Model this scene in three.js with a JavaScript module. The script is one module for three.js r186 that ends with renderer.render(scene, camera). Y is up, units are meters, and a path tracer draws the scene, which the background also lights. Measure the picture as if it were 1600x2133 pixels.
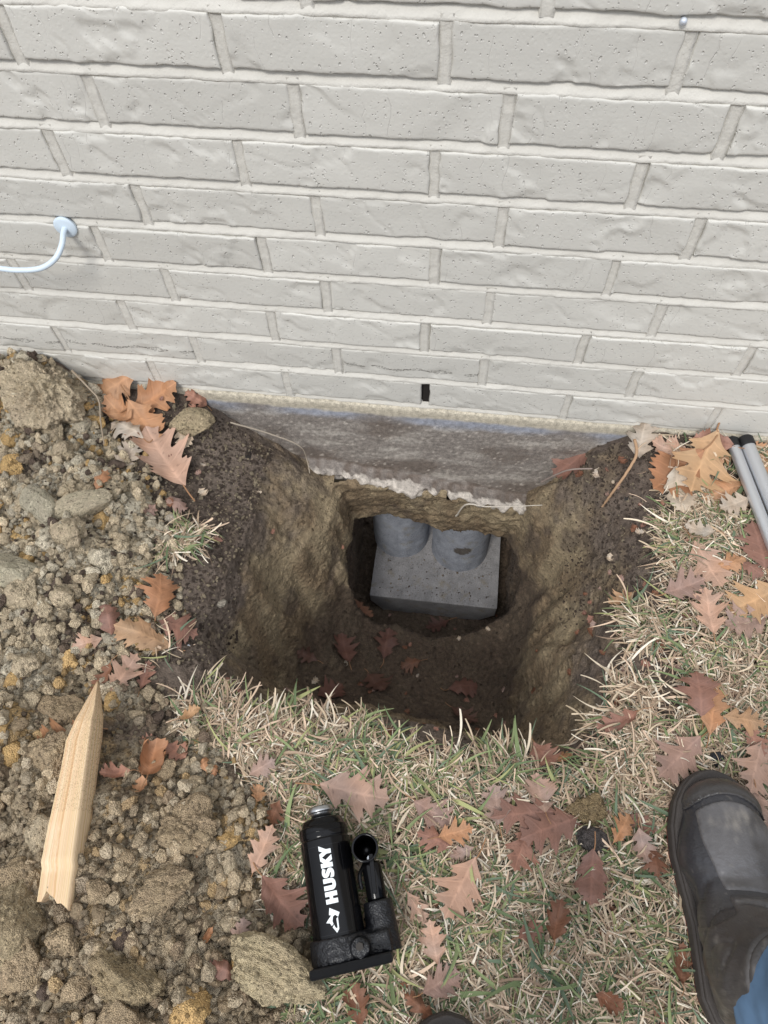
import * as THREE from 'three';
import { mergeGeometries } from 'three/addons/utils/BufferGeometryUtils.js';
import { RoundedBoxGeometry } from 'three/addons/geometries/RoundedBoxGeometry.js';

// ---------------------------------------------------------------- camera, sky, sun, exposure
const scene = new THREE.Scene();
const camera = new THREE.PerspectiveCamera(70.83, 768 / 1024, 0.02, 200);
camera.position.set(0.0576, 1.0664, 0.8337);
camera.rotation.set(-1.04907, 0.16997, -0.05157, 'YXZ');
scene.add(camera);

const renderer = new THREE.WebGLRenderer({ antialias: true });
renderer.setSize(768, 1024);
renderer.toneMapping = THREE.LinearToneMapping;
renderer.toneMappingExposure = 1.45;
renderer.shadowMap.enabled = true;

{ // overcast sky: brightest overhead, one grey dome
  const w = 64, h = 32, d = new Float32Array(w * h * 4);
  for (let j = 0; j < h; j++) for (let i = 0; i < w; i++) {
    const el = Math.sin(((j + 0.5) / h - 0.5) * Math.PI);
    const k = el > 0 ? (1 + 2 * el) / 3 : 0.25;
    const o = (j * w + i) * 4, L = 1.12;
    d[o] = L * k * 0.95; d[o + 1] = L * k * 0.99; d[o + 2] = L * k * 1.07; d[o + 3] = 1;
  }
  const sky = new THREE.DataTexture(d, w, h, THREE.RGBAFormat, THREE.FloatType);
  sky.mapping = THREE.EquirectangularReflectionMapping;
  sky.magFilter = THREE.LinearFilter; sky.minFilter = THREE.LinearFilter; sky.needsUpdate = true;
  scene.background = sky; scene.environment = sky;
}
const sun = new THREE.DirectionalLight(new THREE.Color(1.0, 0.965, 0.91), 1.4);
sun.position.set(-0.6, 2.7, 2.4); sun.target.position.set(0, 0, 0.3);
sun.castShadow = true; sun.shadow.radius = 32; sun.shadow.mapSize.set(2048, 2048);
Object.assign(sun.shadow.camera, { left: -2, right: 2, top: 2, bottom: -2, near: 0.1, far: 8 });
scene.add(sun, sun.target);

// ---------------------------------------------------------------- helpers
function mulberry(a) { return () => { a |= 0; a = a + 0x6D2B79F5 | 0; let t = Math.imul(a ^ a >>> 15, 1 | a); t = t + Math.imul(t ^ t >>> 7, 61 | t) ^ t; return ((t ^ t >>> 14) >>> 0) / 4294967296; }; }
const PERM = new Uint8Array(512); { const r = mulberry(77), p = [...Array(256).keys()]; for (let i = 255; i > 0; i--) { const j = Math.floor(r() * (i + 1)); [p[i], p[j]] = [p[j], p[i]]; } for (let i = 0; i < 512; i++) PERM[i] = p[i & 255]; }
const GR = [1, 1, 0, -1, 1, 0, 1, -1, 0, -1, -1, 0, 1, 0, 1, -1, 0, 1, 1, 0, -1, -1, 0, -1, 0, 1, 1, 0, -1, 1, 0, 1, -1, 0, -1, -1];
function n3(x, y, z) {
  const X = Math.floor(x), Y = Math.floor(y), Z = Math.floor(z); x -= X; y -= Y; z -= Z;
  const u = x * x * x * (x * (x * 6 - 15) + 10), v = y * y * y * (y * (y * 6 - 15) + 10), w = z * z * z * (z * (z * 6 - 15) + 10);
  const a = X & 255, b = Y & 255, c = Z & 255;
  const A = PERM[a] + b, B = PERM[a + 1] + b, AA = PERM[A & 255] + c, AB = PERM[(A + 1) & 255] + c, BA = PERM[B & 255] + c, BB = PERM[(B + 1) & 255] + c;
  const g = (h, x, y, z) => { const k = (PERM[h & 255] % 12) * 3; return GR[k] * x + GR[k + 1] * y + GR[k + 2] * z; };
  const l = (t, a, b) => a + t * (b - a);
  return l(w, l(v, l(u, g(AA, x, y, z), g(BA, x - 1, y, z)), l(u, g(AB, x, y - 1, z), g(BB, x - 1, y - 1, z))),
    l(v, l(u, g(AA + 1, x, y, z - 1), g(BA + 1, x - 1, y, z - 1)), l(u, g(AB + 1, x, y - 1, z - 1), g(BB + 1, x - 1, y - 1, z - 1))));
}
function fbm(x, y, z, o = 4) { let s = 0, a = 1, t = 0; for (let i = 0; i < o; i++) { s += a * n3(x, y, z); t += a; a *= 0.5; x = x * 2.03 + 5.1; y = y * 2.03 + 1.7; z = z * 2.03 + 9.2; } return s / t; }
function cell3(x, y, z) { // rounded granules: 1 at a grain's middle, 0 in the cracks
  const X = Math.floor(x), Y = Math.floor(y), Z = Math.floor(z); let f1 = 9, f2 = 9;
  for (let k = -1; k <= 1; k++) for (let j = -1; j <= 1; j++) for (let i = -1; i <= 1; i++) { const h = PERM[(PERM[(PERM[(X + i) & 255] + Y + j) & 255] + Z + k) & 255], g = PERM[h + 37 & 255], q = PERM[g + 91 & 255]; const d = (X + i + h / 255 - x) ** 2 + (Y + j + g / 255 - y) ** 2 + (Z + k + q / 255 - z) ** 2; if (d < f1) { f2 = f1; f1 = d; } else if (d < f2) f2 = d; }
  return Math.min(1, (Math.sqrt(f2) - Math.sqrt(f1)) * 1.8);
}
const clamp = (v, a, b) => v < a ? a : v > b ? b : v;
const sst = (a, b, v) => { const t = clamp((v - a) / (b - a), 0, 1); return t * t * (3 - 2 * t); };
const mix = (a, b, t) => a + (b - a) * t;
const mix3 = (a, b, t) => [mix(a[0], b[0], t), mix(a[1], b[1], t), mix(a[2], b[2], t)];
const smin = (a, b, k) => { const h = clamp(0.5 + 0.5 * (b - a) / k, 0, 1); return mix(b, a, h) - k * h * (1 - h); };
const smax = (a, b, k) => -smin(-a, -b, k);
const srgb = (r, g, b) => new THREE.Color().setRGB(r / 255, g / 255, b / 255, THREE.SRGBColorSpace);
const lin = (r, g, b) => { const c = srgb(r, g, b); return [c.r, c.g, c.b]; };
function polyDist(x, z, P) { // signed: negative inside
  let d = 1e9, s = 1;
  for (let i = 0, j = P.length - 1; i < P.length; j = i++) {
    const ex = P[j][0] - P[i][0], ez = P[j][1] - P[i][1], wx = x - P[i][0], wz = z - P[i][1];
    const t = clamp((wx * ex + wz * ez) / (ex * ex + ez * ez), 0, 1), bx = wx - ex * t, bz = wz - ez * t;
    d = Math.min(d, bx * bx + bz * bz);
    const c1 = z >= P[i][1], c2 = z < P[j][1], c3 = ex * wz > ez * wx;
    if ((c1 && c2 && c3) || (!c1 && !c2 && !c3)) s = -s;
  }
  return s * Math.sqrt(d);
}
const taken = {};
function numbered(n) { if (!(n in taken)) { taken[n] = 0; return n; } return n + '_' + String(++taken[n]).padStart(3, '0'); }
function tag(o, label, category, group, kind) { o.userData.label = label; o.userData.category = category; if (group) o.userData.group = group; if (kind) o.userData.kind = kind; return o; }
function thing(name, label, category, group) { const o = new THREE.Group(); o.name = numbered(name); tag(o, label, category, group); scene.add(o); return o; }
function obj(name, geo, mat, parent) {
  const m = new THREE.Mesh(geo, mat); m.name = parent ? name : numbered(name); m.castShadow = m.receiveShadow = true; (parent || scene).add(m); return m;
}
function canvasTex(w, h, draw, color = true) {
  const c = document.createElement('canvas'); c.width = w; c.height = h; const g = c.getContext('2d'); draw(g, w, h);
  const t = new THREE.CanvasTexture(c); t.wrapS = t.wrapT = THREE.RepeatWrapping; if (color) t.colorSpace = THREE.SRGBColorSpace; return t;
}
function dataTex(n, f, color) { // f(i,j) -> [r,g,b] 0..255 or a number
  const d = new Uint8Array(n * n * 4);
  for (let j = 0; j < n; j++) for (let i = 0; i < n; i++) { const v = f(i / n, j / n), o = (j * n + i) * 4; if (typeof v === 'number') d[o] = d[o + 1] = d[o + 2] = clamp(v, 0, 255); else { d[o] = clamp(v[0], 0, 255); d[o + 1] = clamp(v[1], 0, 255); d[o + 2] = clamp(v[2], 0, 255); } d[o + 3] = 255; }
  const t = new THREE.DataTexture(d, n, n); t.wrapS = t.wrapT = THREE.RepeatWrapping; t.magFilter = THREE.LinearFilter; t.minFilter = THREE.LinearMipmapLinearFilter; t.generateMipmaps = true;
  if (color) t.colorSpace = THREE.SRGBColorSpace; t.needsUpdate = true; return t;
}
// tiling noise: sample on a torus-like wrap by blending two shifted copies
function tn(u, v, f, o = 4) { const a = (x, y) => fbm(x * f, y * f, f * 1.37, o); const bu = sst(0.7, 1, u), bv = sst(0.7, 1, v); return mix(mix(a(u, v), a(u - 1, v), bu), mix(a(u, v - 1), a(u - 1, v - 1), bu), bv); }

function surfaceNets(f, lo, hi, h, lip = 1.35) { // polygonise f = 0 (f > 0 is solid), skipping empty blocks
  const B = 8, nb = [0, 1, 2].map(k => Math.ceil((hi[k] - lo[k]) / h / B)), n = nb.map(v => v * B + 1);
  const sx = 1, sy = n[0], sz = n[0] * n[1], S = new Float32Array(n[0] * n[1] * n[2]).fill(NaN), V = new Int32Array(S.length).fill(-1);
  const act = [], R = lip * B * h * 0.87;
  for (let c = 0; c < nb[2]; c++) for (let b = 0; b < nb[1]; b++) for (let a = 0; a < nb[0]; a++) {
    if (Math.abs(f(lo[0] + (a + 0.5) * B * h, lo[1] + (b + 0.5) * B * h, lo[2] + (c + 0.5) * B * h)) > R) continue;
    act.push([a * B, b * B, c * B]);
    for (let k = 0; k <= B; k++) for (let j = 0; j <= B; j++) for (let i = 0; i <= B; i++) {
      const X = a * B + i, Y = b * B + j, Z = c * B + k, q = X + Y * sy + Z * sz;
      if (S[q] !== S[q]) S[q] = f(lo[0] + X * h, lo[1] + Y * h, lo[2] + Z * h);
    }
  }
  const pos = [], cells = [];
  const E = [[0, 1], [2, 3], [4, 5], [6, 7], [0, 2], [1, 3], [4, 6], [5, 7], [0, 4], [1, 5], [2, 6], [3, 7]], O = [0, sx, sy, sx + sy, sz, sz + sx, sz + sy, sz + sx + sy];
  for (const [a, b, c] of act) for (let k = 0; k < B; k++) for (let j = 0; j < B; j++) for (let i = 0; i < B; i++) {
    const q = a + i + (b + j) * sy + (c + k) * sz; let m = 0;
    for (let e = 0; e < 8; e++) if (S[q + O[e]] > 0) m |= 1 << e;
    if (m === 0 || m === 255) continue;
    let px = 0, py = 0, pz = 0, cnt = 0;
    for (const [e0, e1] of E) { const s0 = S[q + O[e0]], s1 = S[q + O[e1]]; if ((s0 > 0) === (s1 > 0)) continue; const t = s0 / (s0 - s1); px += mix(e0 & 1, e1 & 1, t); py += mix(e0 >> 1 & 1, e1 >> 1 & 1, t); pz += mix(e0 >> 2 & 1, e1 >> 2 & 1, t); cnt++; }
    V[q] = pos.length / 3; cells.push(q);
    pos.push(lo[0] + (a + i + px / cnt) * h, lo[1] + (b + j + py / cnt) * h, lo[2] + (c + k + pz / cnt) * h);
  }
  const idx = [], D = [sx, sy, sz];
  for (const q of cells) for (let ax = 0; ax < 3; ax++) {
    const d0 = D[ax], d1 = D[(ax + 1) % 3], d2 = D[(ax + 2) % 3];
    const s0 = S[q], s1 = S[q + d0]; if (s1 !== s1 || (s0 > 0) === (s1 > 0)) continue;
    const A = V[q], b = V[q - d1], c = V[q - d2], e = V[q - d1 - d2];
    if (b === undefined || c === undefined || e === undefined || b < 0 || c < 0 || e < 0) continue;
    if (s0 > 0) idx.push(A, b, e, A, e, c); else idx.push(A, c, e, A, e, b);
  }
  const g = new THREE.BufferGeometry();
  g.setAttribute('position', new THREE.Float32BufferAttribute(pos, 3)); g.setIndex(idx); g.computeVertexNormals();
  return g;
}
// box-mapped uv in metres: each triangle takes the plane it faces most
function boxUV(g, scale = 1) {
  const P = g.attributes.position, N = g.attributes.normal, C = g.attributes.color, I = g.index.array;
  const map = new Map(), pos = [], nor = [], col = [], uv = [], idx = [];
  for (let t = 0; t < I.length; t += 3) {
    let nx = 0, ny = 0, nz = 0; for (let k = 0; k < 3; k++) { nx += N.getX(I[t + k]); ny += N.getY(I[t + k]); nz += N.getZ(I[t + k]); }
    nx = Math.abs(nx); ny = Math.abs(ny); nz = Math.abs(nz);
    const ax = ny >= nx && ny >= nz ? 1 : nx >= nz ? 0 : 2;
    for (let k = 0; k < 3; k++) {
      const v = I[t + k], key = v * 3 + ax; let o = map.get(key);
      if (o === undefined) {
        o = pos.length / 3; map.set(key, o);
        const x = P.getX(v), y = P.getY(v), z = P.getZ(v);
        pos.push(x, y, z); nor.push(N.getX(v), N.getY(v), N.getZ(v)); if (C) col.push(C.getX(v), C.getY(v), C.getZ(v));
        if (ax === 1) uv.push(x * scale, z * scale); else if (ax === 0) uv.push(z * scale, y * scale); else uv.push(x * scale, y * scale);
      }
      idx.push(o);
    }
  }
  const r = new THREE.BufferGeometry();
  r.setAttribute('position', new THREE.Float32BufferAttribute(pos, 3)); r.setAttribute('normal', new THREE.Float32BufferAttribute(nor, 3)); r.setAttribute('uv', new THREE.Float32BufferAttribute(uv, 2));
  if (C) r.setAttribute('color', new THREE.Float32BufferAttribute(col, 3)); r.setIndex(idx); return r;
}
function paint(g, f) { const P = g.attributes.position, N = g.attributes.normal, c = new Float32Array(P.count * 3); for (let i = 0; i < P.count; i++) { const v = f(P.getX(i), P.getY(i), P.getZ(i), N ? N.getY(i) : 1); c[i * 3] = v[0]; c[i * 3 + 1] = v[1]; c[i * 3 + 2] = v[2]; } g.setAttribute('color', new THREE.BufferAttribute(c, 3)); return g; }
function gridMesh(pos, w, h, uv, flip, col) { // rows of w points, h rows
  const idx = []; for (let j = 0; j < h - 1; j++) for (let i = 0; i < w - 1; i++) { const a = j * w + i, b = a + 1, c = a + w, d = c + 1; if (flip) idx.push(a, c, b, b, c, d); else idx.push(a, b, c, b, d, c); }
  const g = new THREE.BufferGeometry(); g.setAttribute('position', new THREE.Float32BufferAttribute(pos, 3)); if (uv) g.setAttribute('uv', new THREE.Float32BufferAttribute(uv, 2)); if (col) g.setAttribute('color', new THREE.Float32BufferAttribute(col, 3)); g.setIndex(idx); g.computeVertexNormals(); return g;
}
const std = o => new THREE.MeshStandardMaterial({ roughness: 0.9, side: THREE.DoubleSide, ...o });

// ---------------------------------------------------------------- textures
const soilTex = dataTex(512, (u, v) => { const a = tn(u, v, 24, 4), b = tn(u, v, 90, 2); const k = 228 + 70 * a + 50 * b; return [k, k, k]; }, true);
const soilBump = dataTex(512, (u, v) => 128 + 150 * tn(u + 0.3, v, 30, 4) + 70 * tn(u, v + 0.2, 110, 2), false);
// granules about 2 mm across: each with its own tone, cracks between them in the relief only
const GC = 40, gp = (() => { const r = mulberry(21); return [...Array(GC * GC)].map(() => [r(), r(), r()]); })();
function grain(u, v) { const X = Math.floor(u * GC), Y = Math.floor(v * GC); let f1 = 9, f2 = 9, id = 0; for (let j = -1; j <= 1; j++) for (let i = -1; i <= 1; i++) { const p = gp[((Y + j + GC) % GC) * GC + (X + i + GC) % GC], d = Math.hypot(X + i + p[0] - u * GC, Y + j + p[1] - v * GC); if (d < f1) { f2 = f1; f1 = d; id = p[2]; } else if (d < f2) f2 = d; } return [f2 - f1, id]; }
const grainTex = dataTex(512, (u, v) => { const [, id] = grain(u, v), k = 222 + 44 * id + 40 * tn(u, v, 12, 3) + 30 * tn(u, v, 120, 2) - (id > 0.93 ? 90 : 0); return [k, k, k]; }, true);
const grainBump = dataTex(512, (u, v) => { const [e] = grain(u, v); return 60 + 170 * sst(0, 0.55, e) + 70 * tn(u, v, 10, 3) + 30 * tn(u, v, 120, 2); }, false);
for (const t of [grainTex, grainBump]) t.repeat.set(11, 11);
for (const t of [soilTex, soilBump]) t.repeat.set(5, 5);
const brickBump = canvasTex(1024, 1024, (g, w) => {
  const r = mulberry(5); g.fillStyle = 'rgb(150,150,150)'; g.fillRect(0, 0, w, w);
  for (let i = 0; i < 26000; i++) { const v = 150 + (r() - 0.5) * 34; g.fillStyle = `rgba(${v},${v},${v},.35)`; g.beginPath(); g.arc(r() * w, r() * w, 1 + r() * 4, 0, 7); g.fill(); }
  for (let i = 0; i < 2300; i++) { // pits left by the wire-cut clay
    const x = r() * w, y = r() * w, a = 0.7 + r() * r() * 2.4, b = a * (1 + r() * 1.3), t = (r() - 0.5) * 1.2; g.save(); g.translate(x, y); g.rotate(t);
    g.fillStyle = 'rgba(190,190,190,.5)'; g.beginPath(); g.ellipse(0, b * 0.7, a * 1.2, b * 0.7, 0, 0, 7); g.fill();
    g.fillStyle = `rgba(40,40,40,${0.3 + r() * 0.4})`; g.beginPath(); g.ellipse(0, 0, a, b, 0, 0, 7); g.fill(); g.restore();
  }
  for (let i = 0; i < 60; i++) { g.strokeStyle = `rgba(70,70,70,${0.15 + r() * 0.3})`; g.lineWidth = 1 + r() * 1.5; let x = r() * w, y = r() * w; g.beginPath(); g.moveTo(x, y); for (let k = 0; k < 5; k++) { x += (r() - 0.5) * 16; y += 14 + r() * 16; g.lineTo(x, y); } g.stroke(); }
}, false);
brickBump.repeat.set(2, 2);
const concreteBump = dataTex(512, (u, v) => { const a = tn(u, v, 40, 3), p = tn(u + 0.4, v, 60, 2); return 150 + 60 * a - (p > 0.42 ? 120 * (p - 0.42) * 6 : 0); }, false);
concreteBump.repeat.set(4, 4);
const concreteTex = dataTex(512, (u, v) => { const a = tn(u, v, 10, 4), b = tn(u, v, 70, 2), p = tn(u + 0.4, v, 60, 2); const k = 218 + 50 * a + 34 * b - (p > 0.42 ? 90 : 0), m = sst(0.12, 0.5, tn(u + 0.2, v + 0.6, 7, 4)) * 0.55; return [k * (1 - 0.12 * m), k * (1 - 0.2 * m), k * (1 - 0.36 * m)]; }, true);
concreteTex.repeat.set(4, 4);
console.log('textures');

// ---------------------------------------------------------------- ground with the pit
const RIM = [[-0.44, -0.4], [-0.435, 0.02], [-0.36, 0.10], [-0.318, 0.223], [-0.325, 0.312], [-0.345, 0.405], [-0.348, 0.457], [-0.29, 0.528], [-0.186, 0.57], [-0.079, 0.574], [0.069, 0.576], [0.215, 0.6], [0.285, 0.587], [0.33, 0.483], [0.356, 0.368], [0.385, 0.233], [0.389, 0.136], [0.36, 0.07], [0.35, 0.02], [0.36, -0.4]];
function level(x, z) {
  let y = -0.032 + 0.012 * n3(x * 3.1, 4.2, z * 3.1) + 0.006 * n3(x * 9, 8.1, z * 9);
  y += 0.016 * sst(0.16, 0, z) * sst(0.3, 0.45, Math.abs(x));
  y -= 0.05 * sst(0.13, 0.0, Math.hypot((x + 0.36) * 0.8, (z - 0.16) * 0.6)); // trodden slope at the left shoulder
  return y;
}
const GX0 = -1.0, GZ0 = -0.42, GH = 0.005, GNX = 372, GNZ = 332;
const gLev = new Float32Array(GNX * GNZ), gRim = new Float32Array(GNX * GNZ);
for (let j = 0; j < GNZ; j++) for (let i = 0; i < GNX; i++) { const x = GX0 + i * GH, z = GZ0 + j * GH; gLev[j * GNX + i] = level(x, z); gRim[j * GNX + i] = polyDist(x, z, RIM); }
function look(A, x, z) { const u = clamp((x - GX0) / GH, 0, GNX - 1.001), v = clamp((z - GZ0) / GH, 0, GNZ - 1.001), i = u | 0, j = v | 0, a = u - i, b = v - j, o = j * GNX + i; return mix(mix(A[o], A[o + 1], a), mix(A[o + GNX], A[o + GNX + 1], a), b); }
function soil(x, y, z) {
  const gy = look(gLev, x, z); let s = gy - y; if (s < -0.12) return s;
  const d = Math.max(0, s), pd0 = look(gRim, x, z);
  if (pd0 > 0.2 && z > 0) return s + 0.004 * fbm(x * 40, y * 40, z * 40, 2);
  // wall of the pit: leans in with depth, more at the shoulders beside the concrete
  const sh = sst(0.3, 0.05, z), a = mix(0.3, x < 0.03 ? 0.9 : 0.5, sh);
  let ins = a * Math.min(d, 0.22) + mix(0.24, 0.14, sh) * Math.max(0, d - 0.22) - 0.03 * sst(0.05, 0, d);
  const gouge = 0.018 * n3(x * 9 + 3, y * 1.3, z * 9) + 0.013 * n3(x * 24, y * 2.2, z * 24 + 7) + 0.005 * n3(x * 60, y * 5, z * 60);
  const pd = pd0 + ins + gouge * sst(0.06, 0.2, d);
  const floorY = -0.565 + 0.09 * sst(0.25, 0.6, z) + 0.05 * sst(0.12, 0.4, Math.abs(x - 0.03)) + 0.03 * fbm(x * 9, 3.3, z * 9, 3);
  const zb = mix(-0.07, 0.034 + 0.016 * n3(x * 9, y * 9, 2.2) + 0.014 * fbm(x * 30, y * 45, 3, 3) + 0.1 * (y + 0.3), sst(-0.190, -0.222, y + 0.075 * sst(-0.25, 0.34, x) + 0.012 * n3(x * 14, 1, 5)));
  const v1 = smax(smax(pd, floorY - y, 0.11), zb - z, 0.02);
  // inner hole under the beam where the piles stand
  const bx = Math.abs(x - 0.038) - 0.05, bz = Math.abs(z + 0.11) - 0.18, q = Math.hypot(Math.max(bx, 0), Math.max(bz, 0)) + Math.min(Math.max(bx, bz), 0) - 0.158;
  const top = -0.398 - 0.09 * sst(-0.1, 0.2, x) * 0.4 + 0.02 * fbm(x * 16, 4, z * 16, 3);
  let v2 = smax(q + 0.02 * n3(x * 10, y * 5, z * 10 + 4), Math.abs(y - (top - 0.79) / 2) - (top + 0.79) / 2 + 0.01 * n3(x * 12, 7, z * 12), 0.03);
  let r = smin(s, smin(v1, v2, 0.012), 0.025);
  r += 0.006 * fbm(x * 22, y * 22, z * 22, 3) + 0.0055 * fbm(x * 70, y * 70, z * 70, 2) * (d < 0.16 || y < -0.5 ? 1.6 : 0.8);
  return r;
}
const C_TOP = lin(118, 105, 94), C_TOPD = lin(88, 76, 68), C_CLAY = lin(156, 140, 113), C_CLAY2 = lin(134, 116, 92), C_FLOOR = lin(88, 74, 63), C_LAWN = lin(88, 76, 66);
function soilColour(x, y, z) {
  const d = look(gLev, x, z) - y, n1 = fbm(x * 8, y * 8, z * 8, 3), n2 = n3(x * 45, y * 45, z * 45), n4 = n3(x * 150, y * 150, z * 150);
  let top = mix3(C_TOP, C_TOPD, sst(-0.2, 0.35, n1 + 0.3 * n2));
  const pd = look(gRim, x, z);
  top = mix3(top, C_LAWN, sst(0.02, 0.1, pd) * 0.8);
  let clay = mix3(C_CLAY, C_CLAY2, sst(-0.3, 0.3, n3(x * 17, y * 7, z * 17) + 0.3 * n2));
  clay = mix3(clay, C_TOPD, 0.6 * sst(0.16, 0.34, fbm(x * 10 + 5, y * 6, z * 10, 3) + 0.12 * n2));
  let c = mix3(top, clay, sst(0.05, 0.17, d + 0.16 * n1 + 0.05 * n2));
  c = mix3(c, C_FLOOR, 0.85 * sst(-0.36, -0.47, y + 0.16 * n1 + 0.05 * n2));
  const k = 1 + 0.22 * n4 + 0.18 * n2; const sp = n3(x * 190 + 40, y * 190, z * 190) > 0.52 ? 1.5 : 1;
  return [c[0] * k * sp, c[1] * k * sp, c[2] * k * sp];
}
const pitSpots = [];
const soilMat = std({ vertexColors: true, map: soilTex, bumpMap: soilBump, bumpScale: 0.0038, roughness: 0.96 });
{
  let g = surfaceNets(soil, [-0.98, -0.86, -0.36], [0.8, 0.06, 1.14], 0.005);
  console.log('soil', g.attributes.position.count);
  { const P = g.attributes.position, r = mulberry(8); for (let i = 0; i < 60000 && pitSpots.length < 7000; i++) { const q = Math.floor(r() * P.count), x = P.getX(q), y = P.getY(q), z = P.getZ(q); if (y < -0.05 && z > -0.02 && x > -0.46 && x < 0.42) pitSpots.push([x, y, z]); } }
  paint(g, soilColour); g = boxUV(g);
  // the plain lawn soil beyond, out to the horizon
  const out = [], oc = [], ou = [], ring = (x0, x1, z0, z1) => { const s = out.length / 3; for (const [x, z] of [[x0, z0], [x1, z0], [x1, z1], [x0, z1]]) { out.push(x, -0.036, z); oc.push(...C_LAWN); ou.push(x, z); } return [s, s + 2, s + 1, s, s + 3, s + 2]; };
  const oi = [...ring(-60, 60, 1.13, 80), ...ring(-60, -0.97, -0.2, 1.13), ...ring(0.79, 60, -0.2, 1.13)];
  const o = new THREE.BufferGeometry(); o.setAttribute('position', new THREE.Float32BufferAttribute(out, 3)); o.setAttribute('color', new THREE.Float32BufferAttribute(oc, 3)); o.setAttribute('uv', new THREE.Float32BufferAttribute(ou, 2)); o.setIndex(oi); o.computeVertexNormals();
  const m = obj('ground', mergeGeometries([g, o]), soilMat); m.userData.kind = 'structure'; m.userData.label = 'bare dark topsoil and tan clay with a dug pit against the house';
}
console.log('ground');

// ---------------------------------------------------------------- the house wall
const L = 0.254, CH = 0.07414, J = 0.0135;
const OFF = [-2.998, -2.606, -2.013, -2.628, -1.968, -1.62, -1.989, -1.661, -1.961, -1.555, -2.0, -1.6, -2.02, -1.62, -1.98, -1.58];
const paintMat = std({ color: srgb(204, 202, 195), bumpMap: brickBump, bumpScale: 0.0036, roughness: 0.6, vertexColors: true });
const mortarMat = std({ color: srgb(206, 203, 195), bumpMap: soilBump, bumpScale: 0.0008, roughness: 0.75 });
const stainTex = canvasTex(1024, 300, (g, w, h) => { const r = mulberry(66); g.fillStyle = '#fff'; g.fillRect(0, 0, w, h); for (let i = 0; i < 900; i++) { const x = r() * w, k = n3(x / 130, 3, 1); if (k < -0.2) continue; const y = h * 0.62 + 26 * n3(x / 160, 1, 7) + (r() - 0.5) * (20 + 60 * k); g.fillStyle = `rgba(70,66,62,${0.2 + 0.5 * r()})`; g.fillRect(x, y, 2 + r() * 9, 1 + r() * 3); } });
stainTex.repeat.set(1 / 0.254, 1 / 0.0741); stainTex.offset.set(0.5, 0.5);
const stainMat = paintMat.clone(); stainMat.map = stainTex;
const wall = thing('brick_wall', 'house wall of long bricks all painted cream grey above the pit', 'wall');
function brickGeo(w, h, seed, step, stain) {
  const r = mulberry(seed), lines = (len) => { const e = [0, 0.0012, 0.0028, 0.005], o = e.map(v => v - len / 2), n = Math.max(2, Math.round((len - 0.01) / step)); for (let i = 1; i < n; i++) o.push(-len / 2 + 0.005 + (len - 0.01) * i / n); for (let i = 3; i >= 0; i--) o.push(len / 2 - e[i]); return o; };
  const U = lines(w), Vv = lines(h), sd = seed * 7.31, pos = [], uv = [], col = [], ou = stain ? 0 : r() * 3, ov = stain ? 0 : r() * 3, tone = 0.95 + 0.1 * r(), tiltX = (r() - 0.5) * 0.012, tiltY = (r() - 0.5) * 0.03;
  const rows = [[-h / 2, 1], ...Vv.map(v => [v, 0]), [h / 2, 1]];
  const cols = [[-w / 2, 1], ...U.map(v => [v, 0]), [w / 2, 1]];
  const rr = 0.0038;
  for (const [v, sv] of rows) for (const [u, su] of cols) {
    const eu = w / 2 - Math.abs(u), ev = h / 2 - Math.abs(v), e = Math.min(eu, ev);
    const wob = 0.0034 * fbm(u * 30 + sd, v * 30, 1.1, 3);
    let x = u + wob * sst(0.01, 0, eu) + 0.0012 * n3(u * 8, v * 60 + sd, 3) * sst(0.01, 0, eu), y = v + (0.0026 * n3(u * 18 + sd, 0.5, v > 0 ? 4 : 9) + 0.0016 * n3(u * 70, sd, v > 0 ? 1 : 2)) * sst(0.012, 0, ev);
    let z = 0.0009 * fbm(u * 18 + sd, v * 18, 2.2, 3) + tiltX * u * 0.3 + tiltY * v;
    const cr = n3(u * 16 + sd * 1.3, v * 22, 8.8) + 0.35 * n3(u * 50, v * 60 + sd, 3.3); // chipped, layered clay face
    z -= 0.0022 * sst(0.06, 0.12, cr) * sst(-0.2, 0.3, n3(u * 9 + sd, v * 9, 5));
    z -= 0.0012 * sst(0.05, 0, Math.abs(n3(u * 12 + sd * 2, v * 20, 4.4))) * (n3(u * 6, sd, v * 6) > 0.05 ? 1 : 0);
    if (e < rr) { const k = (rr - e) / rr; z -= rr * (1 - Math.sqrt(Math.max(0, 1 - k * k))) * (0.8 + 0.5 * n3(u * 40, v * 40, sd)); }
    if (su || sv) z = -0.088;
    pos.push(x, y, z); uv.push(u + ou, v + ov);
    let k = tone * (1 + 0.05 * fbm(u * 14 + sd, v * 20, 6, 3));
        col.push(k, k, k);
  }
  return gridMesh(pos, cols.length, rows.length, uv, false, col);
}
const plainBricks = [1, 2, 3, 4, 5].map(i => brickGeo(L - J, CH - J, 900 + i, 0.012));
const WEEP = [0, 0]; // course, joint x (the open head joint)
for (let c = 0; c < 15; c++) {
  const br = mulberry(c * 31 + 5);
  for (let k = -4; k < 9; k++) {
    const x0 = (OFF[c] + k) * L + (br() - 0.5) * 0.003, xc = x0 + L / 2, yc = (c + 0.5) * CH + (br() - 0.5) * 0.0016;
    if (xc < -1.55 || xc > 1.4) continue;
    const inView = xc > -1.05 && xc < 0.8 && c < 11;
    const stain = c === 1 && (xc < -0.35 || Math.abs(xc + 0.03) < 0.13) ? 0.026 : 0;
    const g = inView ? brickGeo(L - J + (br() - 0.5) * 0.004, CH - J + (br() - 0.5) * 0.0025, c * 40 + k + 11, c > 4 ? 0.0042 : 0.005, stain) : plainBricks[Math.floor(br() * 5)];
    const m = obj('brick', g, stain ? stainMat : paintMat, wall); m.position.set(xc, yc, (br() - 0.5) * 0.0032);
  }
}
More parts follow.
